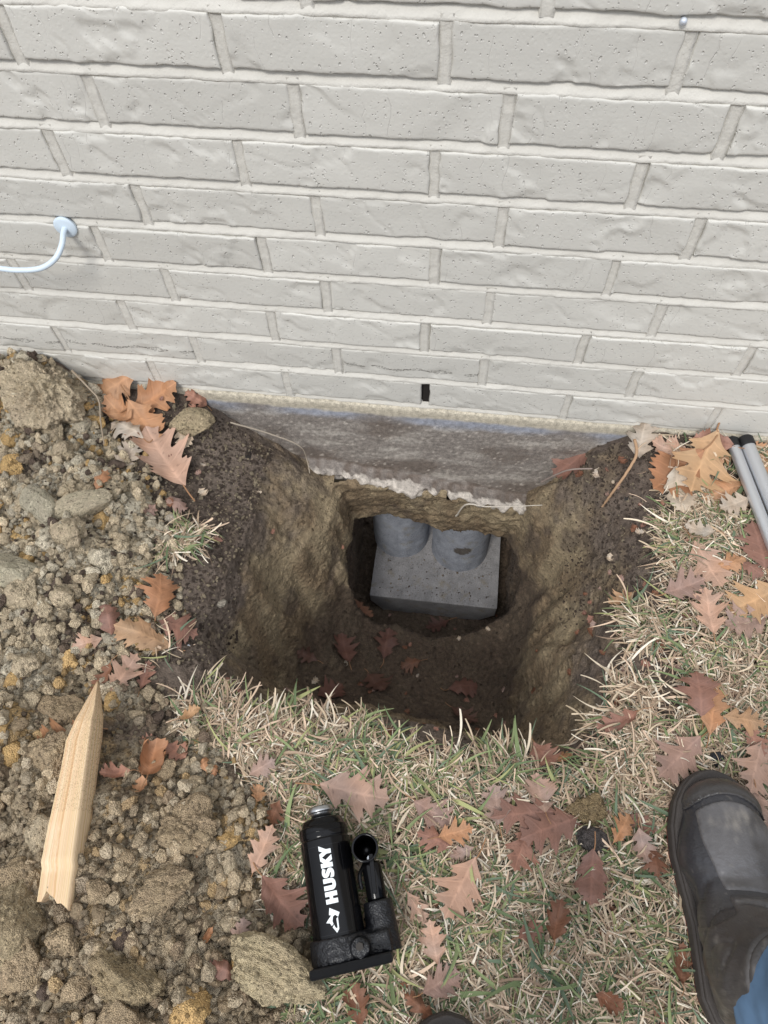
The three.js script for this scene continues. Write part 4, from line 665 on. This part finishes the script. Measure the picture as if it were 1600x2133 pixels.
{
  const gr = new THREE.Group(); gr.name = 'grass'; tag(gr, 'short winter lawn of pale straw and green blades round the pit', 'grass', null, 'stuff'); scene.add(gr);
  const r = mulberry(1234);
  const strip = (ratio, bend, side, droop, taper) => { const n = 7, pos = [], uv = []; for (let i = 0; i <= n; i++) { const t = i / n, w = 0.5 * ratio * (taper ? Math.pow(Math.max(0.02, 1 - t), 0.55) * (0.5 + 0.5 * sst(0, 0.2, t)) : 0.85 + 0.2 * Math.sin(t * 8 + bend * 20)); const y = bend * t - droop * t * t, z = side * t * t; for (const s of [-1, 0, 1]) { pos.push(t, y - (s === 0 ? ratio * 0.14 : 0), z + s * w); uv.push(t, s); } } return gridMesh(pos, 3, n + 1, uv, false); };
  const kinds = [strip(0.11, 0.35, 0.18, 0.55, true), strip(0.085, 0.2, -0.3, 0.4, true), strip(0.065, 0.2, 0.25, 0.35, true), strip(0.11, 0.05, -0.06, 0.1, false), strip(0.085, 0.12, 0.22, 0.3, false), strip(0.06, 0.1, -0.35, 0.2, false), strip(0.08, 0.3, 0.4, 0.6, true)], mat = std({ roughness: 0.8 }), N = 96000;
  const ims = kinds.map(k => { const m = new THREE.InstancedMesh(k, mat, Math.ceil(N / 2.5)); m.name = 'blades'; m.castShadow = m.receiveShadow = true; m.count = 0; gr.add(m); return m; });
  const M = new THREE.Matrix4(), Q = new THREE.Quaternion(), E = new THREE.Euler(), c = new THREE.Color(); let n = 0;
  const straw = [lin(216, 201, 178), lin(202, 184, 159), lin(226, 216, 198), lin(186, 163, 137), lin(208, 183, 159), lin(174, 157, 133)], green = [lin(110, 124, 84), lin(94, 110, 76), lin(126, 138, 96), lin(98, 114, 92), lin(150, 152, 104)], dull = [lin(150, 128, 108), lin(168, 146, 124)];
  function put(x, y, z, yaw, pitch, len, wid, col, gn) {
    if (n >= N) return; let ki = gn ? Math.floor(r() * 3) : 2 + Math.floor(r() * 5); if ((ki === 3 || ki === 4) && len > 0.03) ki = 5; const im = ims[ki]; E.set((r() - 0.5) * 1.4, yaw, pitch, 'YZX'); Q.setFromEuler(E); M.compose(new THREE.Vector3(x, y, z), Q, new THREE.Vector3(len, len, len * wid));
    if (im.count >= im.instanceMatrix.count) return; im.setMatrixAt(im.count, M); const k = 0.82 + 0.36 * r(); im.setColorAt(im.count, c.setRGB(col[0] * k, col[1] * k, col[2] * k)); im.count++; n++;
  }
  const pick = a => a[Math.floor(r() * a.length)];
  for (let t = 0; t < 24000 && n < N; t++) { // tufts and runners
    const x = -0.48 + r() * 1.36, z = r() * 1.2; if (r() > lawn(x, z) * 0.8) continue;
    const y = groundY(x, z), nb = 4 + Math.floor(r() * 8), y0 = r() * 6.28, greenish = clamp(0.25 + 0.5 * n3(x * 9, 2, z * 9) - 0.1 * sst(0.3, 0.42, x), 0.03, 0.5);
    for (let b = 0; b < nb; b++) { const g = r() < greenish, len = (g ? 0.024 : 0.017) + r() * r() * (g ? 0.055 : 0.048), yaw = y0 + (r() - 0.5) * (r() < 0.5 ? 1.5 : 6.28); put(x + (r() - 0.5) * 0.014, y + 0.001 + r() * 0.010, z + (r() - 0.5) * 0.014, yaw, g ? 0.0 + r() * 0.5 : -0.08 + r() * 0.26, len, 0.7 + r() * 0.7, g ? pick(green)   : r() < 0.16 ? pick(dull) : pick(straw), g); }
  }
  for (let t = 0; t < 170000 && n < N; t++) { // clipped straw lying flat
    const x = -0.48 + r() * 1.36, z = r() * 1.2; if (r() > lawn(x, z) * 0.9) continue;
    put(x, groundY(x, z) + 0.004 + r() * 0.016, z, r() * 6.28, (r() - 0.5) * 0.35, r() < 0.75 ? 0.011 + r() * 0.018 : 0.02 + r() * r() * 0.05, 0.6 + r() * 0.7, r() < 0.10 ? pick(green) : r() < 0.3 ? pick(dull) : pick(straw));
  }
  for (let t = 0; t < 4000 && n < N; t++) { const x = -0.4 + r() * 1.2, z = 0.02 + r() * 1.0; if (r() > lawn(x, z) * 0.4) continue; put(x, groundY(x, z) + 0.014 + r() * 0.014, z, r() * 6.28, (r() - 0.5) * 0.2, 0.016 + r() * r() * 0.05, 0.5 + r() * 0.5, pick(straw)); } // loose stems on top
  for (let t = 0; t < 260; t++) { const x = -0.25 + r() * 0.55, z = 0.1 + r() * 0.45; put(x, groundY(x, z, -0.3) + 0.003, z, r() * 6.28, (r() - 0.5) * 0.3, 0.012 + r() * 0.022, 0.6 + r() * 0.5, pick(dull)); } // bits fallen into the pit
  for (let t = 0; t < 330; t++) { const l = r() < 0.5, x = l ? -0.47 + r() * 0.15 : 0.34 + r() * 0.16, z = 0.03 + r() * 0.5; put(x, topY(x, z) + 0.002, z, r() * 6.28, (r() - 0.5) * 0.2, 0.008 + r() * 0.025, 0.5 + r() * 0.5, pick(straw)); }
  console.log('blades', n);
}

// ---------------------------------------------------------------- fallen oak leaves
const LEAVES = [
  [-0.595,0.019,0.030,0.091,-146,'O',2,'large orange oak leaf leaning on the brick wall above the heap'],
  [-0.511,0.020,0.020,0.093,32,'O',2,'orange oak leaf with spread lobes touching the lowest brick course'],
  [-0.520,0.080,0.000,0.098,-50,'O',2,'orange brown oak leaf hanging below the leaf cluster at the wall'],
  [-0.575,0.061,0.020,0.082,145,'O',3,'curled orange leaf half under the cluster beside the grey clay mound'],
  [-0.436,0.012,-0.010,0.051,162,'R',3,'small curled reddish leaf on the corner of the concrete ledge'],
  [-0.550,0.099,0.000,0.087,154,'G',2,'pale grey leaf underside below the orange wall cluster'],
  [-0.467,0.145,-0.030,0.128,133,'P',1,'large pinkish tan oak leaf on dark soil with its stalk to the pit'],
  [-0.530,0.154,-0.020,0.058,80,'G',1,'pale beige small leaf left of the large pinkish tan leaf'],
  [-0.541,0.229,0.000,0.043,90,'O',1,'small orange leaf lying alone on the upper clay heap'],
  [-0.443,0.087,-0.050,0.053,-83,'G',2,'narrow beige leaf on dark soil beside the concrete'],
  [-0.424,0.229,-0.050,0.045,-15,'M',2,'crumpled brown grey leaf scrap on the bare soil left of pit'],
  [-0.457,0.265,-0.030,0.035,-101,'M',2,'brownish leaf scrap beside the white pebble left of pit'],
  [-0.391,0.418,-0.020,0.069,101,'O',1,'upright reddish orange leaf at the left rim of the pit'],
  [-0.356,0.458,-0.020,0.064,-3,'R',1,'red brown oak leaf pointing into the pit at its left rim'],
  [-0.397,0.489,0.000,0.087,176,'T',1,'broad tan oak leaf overlapped by the red brown one left of pit'],
  [-0.453,0.474,0.020,0.051,116,'R',2,'reddish leaf on the heap above the broad tan leaf'],
  [-0.473,0.518,0.030,0.043,-151,'P',1,'pinkish beige leaf lying on yellow clay lumps'],
  [-0.408,0.553,0.020,0.066,76,'P',1,'pinkish tan oak leaf above the point of the wooden stake'],
  [-0.438,0.565,0.020,0.046,-115,'D',2,'brown leaf touching the point of the wooden stake'],
  [-0.383,0.547,0.000,0.043,91,'R',1,'small reddish leaf right of the stake point'],
  [-0.790,0.049,0.030,0.062,112,'D',1,'dark orange leaf at the picture edge beside the clay mound'],
  [-0.454,0.667,0.020,0.071,-152,'O',2,'orange brown leaf trapped under the left side of the stake'],
  [-0.326,0.677,0.030,0.064,96,'O',3,'strongly curled orange brown leaf on the heap right of stake'],
  [-0.299,0.657,0.020,0.042,-28,'R',2,'red brown leaf scrap right of the curled orange leaf'],
  [-0.342,0.647,0.020,0.028,-163,'R',1,'small dark red leaf above the curled orange leaf'],
  [-0.253,0.667,0.000,0.028,124,'O',3,'small rolled orange leaf at the edge of the grass'],
  [-0.232,0.676,-0.010,0.019,-86,'O',3,'tiny rolled orange leaf beside the grass edge'],
  [-0.292,0.604,0.000,0.037,49,'T',2,'narrow reddish tan leaf at the top of the left grass tuft'],
  [-0.325,0.715,0.020,0.031,-78,'O',3,'narrow orange leaf sliver on the heap'],
  [-0.365,0.702,0.020,0.039,-163,'R',2,'dark red leaf scrap sunk between clods right of stake'],
  [-0.165,0.701,-0.010,0.027,91,'O',1,'small orange red leaf fragment on the clay beside grass'],
  [-0.138,0.724,-0.010,0.037,-100,'D',2,'brown leaf half hidden in grass at the heap edge'],
  [-0.142,0.769,-0.010,0.059,79,'P',0,'pinkish tan oak leaf on the heap edge left of the jack'],
  [-0.106,0.828,-0.010,0.076,-37,'R',1,'big purple brown leaf left of the jack body'],
  [-0.150,0.870,0.010,0.039,91,'M',1,'mauve leaf on the heap above the pale boulder clod'],
  [-0.190,0.877,0.020,0.022,-111,'O',3,'rolled orange leaf between dark clods near the pale boulder'],
  [-0.160,0.908,0.020,0.042,170,'R',3,'curled orange and maroon leaf left of the pale boulder clod'],
  [-0.223,0.783,0.030,0.019,81,'O',2,'tiny orange leaf between clods in the middle of the heap'],
  [-0.169,0.663,-0.010,0.040,36,'M',1,'mauve leaf at the top corner of the left grass'],
  [-0.031,0.681,-0.005,0.091,-2,'P',0,'large pinkish tan oak leaf behind the metal screw of the jack'],
  [0.081,0.692,-0.010,0.058,-21,'M',1,'mauve brown oak leaf below the middle of the pit rim'],
  [0.086,0.727,-0.012,0.048,168,'R',1,'red brown leaf under the mauve leaf right of the jack'],
  [0.114,0.715,-0.012,0.046,20,'O',1,'orange brown leaf right of the red brown leaf near the jack'],
  [0.124,0.782,-0.005,0.077,-117,'P',0,'large pinkish oak leaf in the straw right of the jack handle socket'],
  [0.071,0.813,-0.005,0.044,-50,'P',1,'pinkish tan leaf directly right of the jack pump'],
  [0.095,0.846,-0.010,0.048,106,'P',2,'pink brown leaf half buried in straw right of the jack base'],
  [0.009,0.925,-0.010,0.045,104,'D',2,'dark brown leaf below the jack base plate'],
  [0.083,0.917,-0.010,0.044,152,'D',3,'curled dark brown leaf beside the boot toe at the bottom edge'],
  [0.109,0.890,-0.015,0.050,32,'M',1,'brownish pink leaf covered by straw above the bottom boot toe'],
  [0.205,0.680,-0.005,0.086,-168,'R',0,'largest red brown oak leaf in the group below the pit'],
  [0.169,0.673,-0.010,0.053,103,'M',1,'mauve oak leaf at the left of the red brown group'],
  [0.240,0.694,0.000,0.083,-154,'R',0,'red brown oak leaf overlapping the largest one of the group'],
  [0.204,0.725,-0.008,0.058,-109,'R',1,'dark red brown leaf under the group below the pit'],
  [0.228,0.650,-0.005,0.053,101,'P',1,'tan pink leaf at the top of the group below the pit'],
  [0.303,0.681,-0.012,0.057,-129,'R',1,'reddish pink leaf beneath the clay clump in the grass'],
  [0.337,0.682,-0.010,0.044,59,'O',1,'orange tan leaf right of the grass clay clump'],
  [0.365,0.674,-0.005,0.041,-23,'R',2,'brown leaf left of the boot toe'],
  [0.364,0.703,-0.005,0.044,-81,'M',2,'mauve crumpled leaf beside the boot sole'],
  [0.296,0.748,-0.005,0.063,-96,'R',2,'dark red folded leaf in the grass left of the boot'],
  [0.378,0.720,-0.015,0.035,-82,'D',1,'brown leaf tucked under grass beside the boot waist'],
  [0.252,0.803,-0.010,0.051,79,'D',3,'twisted brown leaf standing in straw left of the boot heel'],
  [0.218,0.821,-0.012,0.034,24,'R',2,'small red brown leaf beside the twisted brown leaf'],
  [0.405,0.832,-0.010,0.046,80,'D',2,'narrow brown leaf upright against the boot shaft side'],
  [0.420,0.579,-0.010,0.088,-137,'M',0,'large mauve brown oak leaf in front of the boot toe'],
  [0.526,0.580,-0.010,0.079,-115,'P',0,'pinkish oak leaf at the right edge above the boot'],
  [0.523,0.641,-0.012,0.054,-86,'P',1,'pinkish tan leaf right of the boot toe'],
  [0.316,0.883,-0.015,0.033,-20,'D',2,'dark leaf in deep grass at the bottom left of the boot'],
  [0.238,0.591,-0.030,0.049,-57,'R',1,'reddish leaf on the front rim of the pit'],
  [0.269,0.585,-0.030,0.029,30,'O',1,'orange leaf sliver on the front rim of the pit'],
  [0.123,0.739,-0.012,0.036,-154,'M',2,'small mauve leaf between jack and red brown group'],
  [0.455,0.085,0.000,0.106,-137,'O',1,'orange oak leaf under the tan one near the wall right of pit'],
  [0.495,0.071,0.005,0.121,-110,'T',1,'large tan orange oak leaf left of the silver tubes'],
  [0.535,0.115,-0.005,0.081,-152,'O',1,'orange leaf lying just left of the silver tubes'],
  [0.447,0.042,0.000,0.069,160,'P',1,'pinkish leaf at the wall above the orange oak leaf'],
  [0.513,0.027,0.010,0.069,173,'R',2,'dark reddish leaf pressed against the wall beside the tube caps'],
  [0.529,0.045,0.000,0.048,-6,'O',1,'orange leaf just below the black tube caps'],
  [0.577,0.217,-0.010,0.081,100,'R',0,'red brown leaf below the end of the silver tubes'],
  [0.492,0.263,-0.005,0.082,-66,'P',0,'pink orange oak leaf standing out on straw right of pit'],
  [0.529,0.256,-0.010,0.053,26,'O',1,'orange brown leaf between the pink orange and red brown leaves'],
  [0.560,0.266,-0.010,0.037,-30,'R',1,'small brown leaf near the right edge below the tubes'],
  [0.555,0.321,-0.005,0.090,-153,'T',0,'tan orange oak leaf with long lobes at the right edge'],
  [0.484,0.348,-0.005,0.072,93,'P',1,'pink orange oak leaf on straw below the first one right of pit'],
  [0.365,0.318,-0.040,0.044,-162,'T',2,'brownish tan leaf on the right rim of the pit'],
  [0.454,0.484,-0.010,0.064,94,'R',1,'red brown leaf partly under the lobed orange one right of pit'],
  [0.474,0.499,0.000,0.077,79,'O',0,'orange oak leaf with even lobes right of the pit'],
  [0.519,0.515,-0.005,0.056,-3,'T',1,'orange tan leaf below the evenly lobed orange one'],
  [0.340,0.538,-0.040,0.062,-163,'R',2,'brown red leaf at the front right corner of the pit'],
  [0.532,0.542,-0.015,0.043,-64,'R',1,'red brown leaf above the pinkish one at the right edge'],
  [0.296,0.006,-0.150,0.086,-151,'R',1,'dark red oak leaf on soil against the concrete beam'],
  [0.456,0.125,-0.015,0.081,-85,'G',2,'crumpled grey beige leaf below the orange leaves right of pit'],
  [0.501,0.112,-0.020,0.047,-32,'G',1,'grey leaf below the tan orange oak leaf'],
  [0.542,0.147,-0.020,0.056,-152,'G',1,'grey brown leaf left of the silver tubes lower end'],
  [0.481,0.204,-0.020,0.047,161,'G',2,'rounded grey leaf on bare soil right of pit'],
  [0.450,0.309,-0.020,0.062,26,'M',1,'olive brown leaf among straw on the right of the pit'],
  [0.538,0.359,-0.015,0.066,-163,'M',1,'flat mauve grey leaf under the tan leaf at the right edge'],
  [0.598,0.049,0.000,0.082,109,'O',1,'orange leaf right of the silver tubes at the wall'],
  [0.395,0.026,-0.020,0.070,79,'G',2,'pale beige leaf at the wall at the top right of the pit'],
  [-0.141,0.304,-0.560,0.071,108,'R',1,'dark red leaf on the pit floor at the left'],
  [-0.050,0.267,-0.570,0.071,87,'R',1,'red brown leaf on the pit floor beside the inner hole'],
  [0.012,0.317,-0.560,0.047,-152,'D',1,'small dark leaf in the middle of the pit floor'],
  [-0.058,0.376,-0.550,0.068,-52,'R',1,'dark red leaf on the pit floor near the front wall'],
  [-0.154,0.415,-0.540,0.064,47,'O',1,'orange brown leaf in the front left corner of pit floor'],
  [0.138,0.353,-0.550,0.066,16,'D',1,'brown leaf on the pit floor right of centre'],
  [0.138,0.439,-0.530,0.059,-23,'R',1,'red leaf low at the front of the pit'],
  [-0.212,0.355,-0.550,0.052,166,'D',1,'dark brown leaf on pit floor by the left pit wall'],
  [-0.119,0.182,-0.600,0.055,-24,'R',1,'red leaf at the left edge of the inner hole'],
  [0.065,0.119,-0.780,0.063,-152,'R',1,'reddish leaf in the shadow below the concrete cap']
];

{
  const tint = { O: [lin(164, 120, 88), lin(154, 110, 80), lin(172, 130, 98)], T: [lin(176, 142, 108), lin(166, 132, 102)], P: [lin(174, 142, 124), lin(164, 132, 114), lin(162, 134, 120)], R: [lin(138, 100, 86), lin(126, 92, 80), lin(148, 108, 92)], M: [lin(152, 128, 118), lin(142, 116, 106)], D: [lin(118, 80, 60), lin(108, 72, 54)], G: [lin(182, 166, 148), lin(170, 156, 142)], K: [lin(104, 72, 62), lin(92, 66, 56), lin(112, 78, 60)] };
  const mats = {}; for (const k in tint) mats[k] = tint[k].map(c => std({ color: new THREE.Color().setRGB(...c), vertexColors: true, roughness: 0.66, bumpMap: soilBump, bumpScale: 0.0005 }));
  const stalkMat = std({ color: srgb(150, 112, 80), roughness: 0.7 });
  function leafGeo(seed, curl) {
    const r = mulberry(seed), nt = 88, ns = 7, sd = seed * 1.9, deep = 0.8 + 0.3 * r();
    const side = () => { const a = [], nl = r() < 0.3 ? 4 : 3; for (let i = 0; i < nl; i++) a.push([(nl === 3 ? [0.16, 0.40, 0.62] : [0.12, 0.30, 0.48, 0.66])[i] + (r() - 0.5) * 0.05, (nl === 3 ? [0.21, 0.33, 0.24] : [0.16, 0.29, 0.29, 0.18])[i] * (0.8 + 0.4 * r()) * deep, 0.05 + 0.018 * r(), 0.3 + 0.3 * r()]); return a; };
    const S = [side(), side()], base = 0.05 + 0.07 * r();
    const w = (t, k) => { let v = base * Math.pow(Math.max(0, Math.sin(Math.PI * Math.min(1, t * 1.02))), 0.6) + 0.03 * sst(0, 0.1, t) * (1 - t); for (const [c, A, wd, tooth] of S[k]) { v += A * Math.exp(-Math.pow(Math.abs((t - c) / wd), 1.5)); v += A * tooth * Math.exp(-Math.pow(Math.abs((t - c - 0.075) / 0.026), 1.5)); } v += 0.085 * Math.exp(-Math.pow(Math.abs((t - 0.83) / 0.04), 1.5)); return v * sst(1.0, 0.93, t); };
    const R1 = [1.4, 0.6, 0.34, 0.23][curl] * (0.85 + 0.3 * r()), R2 = [3, 1.3, 0.8, 0.5][curl] * (0.8 + 0.4 * r()), up = r() < 0.6 ? 1 : -1, bias = (r() - 0.5) * 0.3, pos = [], col = [], uv = [];
    for (let i = 0; i <= nt; i++) for (let j = -ns; j <= ns; j++) {
      const t = i / nt, s = Math.abs(j) / ns, k = j < 0 ? 0 : 1, ww = w(t, k), q = s * ww; let x = t + 0.6 * q - 0.15 * q * q - 0.5, z = Math.sign(j) * q;
      let y = 0.012 * fbm(x * 5 + sd, z * 5, 1, 2) - 0.006 * Math.exp(-((q / 0.012) ** 2)) * up + 0.035 * n3(x * 3.2 + sd, z * 4, 4) * (curl + 0.9);
      const vein = Math.exp(-((q / 0.01) ** 2)); let lv = 0; for (const [c] of S[k]) lv = Math.max(lv, Math.exp(-(((t - c) / 0.008) ** 2)) * (s < 0.95 ? 1 : 0));
      y += -0.004 * lv * up;
      const th = (z + bias * x * 0.3) / R1, ph = x / R2; y += up * (R1 * (1 - Math.cos(th)) + R2 * (1 - Math.cos(ph))); z = R1 * Math.sin(th); x = R2 * Math.sin(ph);
      pos.push(x, y, z); uv.push(x * 0.09, z * 0.09);
      let g = 1 + 0.22 * fbm(x * 6 + sd, z * 6, 2, 3) + 0.1 * n3(x * 40, z * 40, sd) + 0.28 * Math.max(vein, 0.6 * lv), g2 = 1 + 0.1 * n3(x * 3, z * 3, sd); if (n3(x * 16 + sd, z * 16, 3) > 0.5) g *= 0.7;
      col.push(g * g2, g, g * (2 - g2) * 0.98);
    }
    const geo = gridMesh(pos, ns * 2 + 1, nt + 1, uv, false, col);
    const y0 = up * R2 * (1 - Math.cos(0.5 / R2)); const bx = -R2 * Math.sin(0.5 / R2);
    const st = new THREE.TubeGeometry(new THREE.CatmullRomCurve3([[bx + 0.02, y0, 0], [bx - 0.1, y0 * 1.3 - 0.01, 0.02 * (r() - 0.5)], [bx - 0.2 - 0.12 * r(), y0 + 0.02, 0.12 * (r() - 0.5)]].map(p => new THREE.Vector3(...p))), 10, 0.011, 6);
    geo.computeBoundingBox(); return { geo, st, low: geo.boundingBox.min.y };
  }
  const variants = [0, 1, 2, 3].map(c => [...Array(c === 1 ? 14 : 8).keys()].map(i => leafGeo(1000 + c * 50 + i, c))), r = mulberry(31), N = new THREE.Vector3(), q2 = new THREE.Quaternion();
  LEAVES.forEach(([x, z, yh, len, yaw, tn_, curl, label], i) => {
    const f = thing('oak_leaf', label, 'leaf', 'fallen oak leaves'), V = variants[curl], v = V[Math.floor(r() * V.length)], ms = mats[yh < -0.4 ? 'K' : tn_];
    obj('blade', v.geo, ms[Math.floor(r() * ms.length)], f); if (i % 7 !== 3) obj('stalk', v.st, stalkMat, f);
    f.scale.set(len * 1.15, len * 1.15, len * (0.95 + 0.4 * r()));
    const from = yh < -0.1 ? yh + 0.12 : undefined, e = len * 0.3, Y = (a, b) => topY(clamp(a, -0.95, 0.8), Math.max(0.004, b), from);
    const hs = [Y(x + e, z), Y(x - e, z), Y(x, z + e), Y(x, z - e), Y(x, z)];
    N.set((hs[1] - hs[0]) / (2 * e), 1, (hs[3] - hs[2]) / (2 * e)); N.x = clamp(N.x, -0.6, 0.6) + (r() - 0.5) * 0.3; N.z = clamp(N.z, -0.6, 0.6) + (r() - 0.5) * 0.3 + (z < 0.04 ? 0.5 : 0); N.normalize();
    q2.setFromUnitVectors(new THREE.Vector3(0, 1, 0), N); f.quaternion.copy(q2).multiply(new THREE.Quaternion().setFromAxisAngle(new THREE.Vector3(0, 1, 0), yaw * Math.PI / 180));
    const sup = (hs[0] + hs[1] + hs[2] + hs[3]) * 0.15 + Math.max(...hs) * 0.4;
    f.position.set(x, sup + 0.003 - v.low * len * 0.85 + (lawn(x, z) > 0.2 ? 0.012 + 0.010 * r() : 0.002), Math.max(z, 0.012));
  });
  // broken leaf bits too small to tell apart
  const lit = new THREE.InstancedMesh(leafGeo(1900, 2).geo, std({ vertexColors: true, roughness: 0.8 }), 700); lit.name = 'leaf_litter'; tag(lit, 'small crumbled leaf bits among the straw and soil', 'litter', null, 'stuff'); lit.castShadow = lit.receiveShadow = true; scene.add(lit);
  const M = new THREE.Matrix4(), Q = new THREE.Quaternion(), E = new THREE.Euler(), c = new THREE.Color(), pal = [...tint.G, ...tint.M, ...tint.D, ...tint.R]; let n = 0;
  for (let t = 0; t < 9000 && n < 700; t++) { const x = -0.5 + r() * 1.3, z = 0.01 + r() * 1.05, pd = look(gRim, x, z); const inPit = pd < -0.05; if (inPit ? r() > 0.25 : (lawn(x, z) < 0.1 && x < 0.3 && r() > 0.15)) continue; const s = 0.010 + 0.022 * r() * r(); E.set((r() - 0.5) * 0.8, r() * 6.28, (r() - 0.5) * 0.8, 'YXZ'); Q.setFromEuler(E); M.compose(new THREE.Vector3(x, groundY(x, z, inPit ? -0.3 : undefined) + 0.003 + (inPit ? 0 : r() * 0.008), z), Q, new THREE.Vector3(s, s, s * 1.2)); lit.setMatrixAt(n, M); const p = pal[Math.floor(r() * pal.length)]; lit.setColorAt(n, c.setRGB(...p)); n++; }
  lit.count = n;
}
console.log('leaves');
renderer.render(scene, camera);
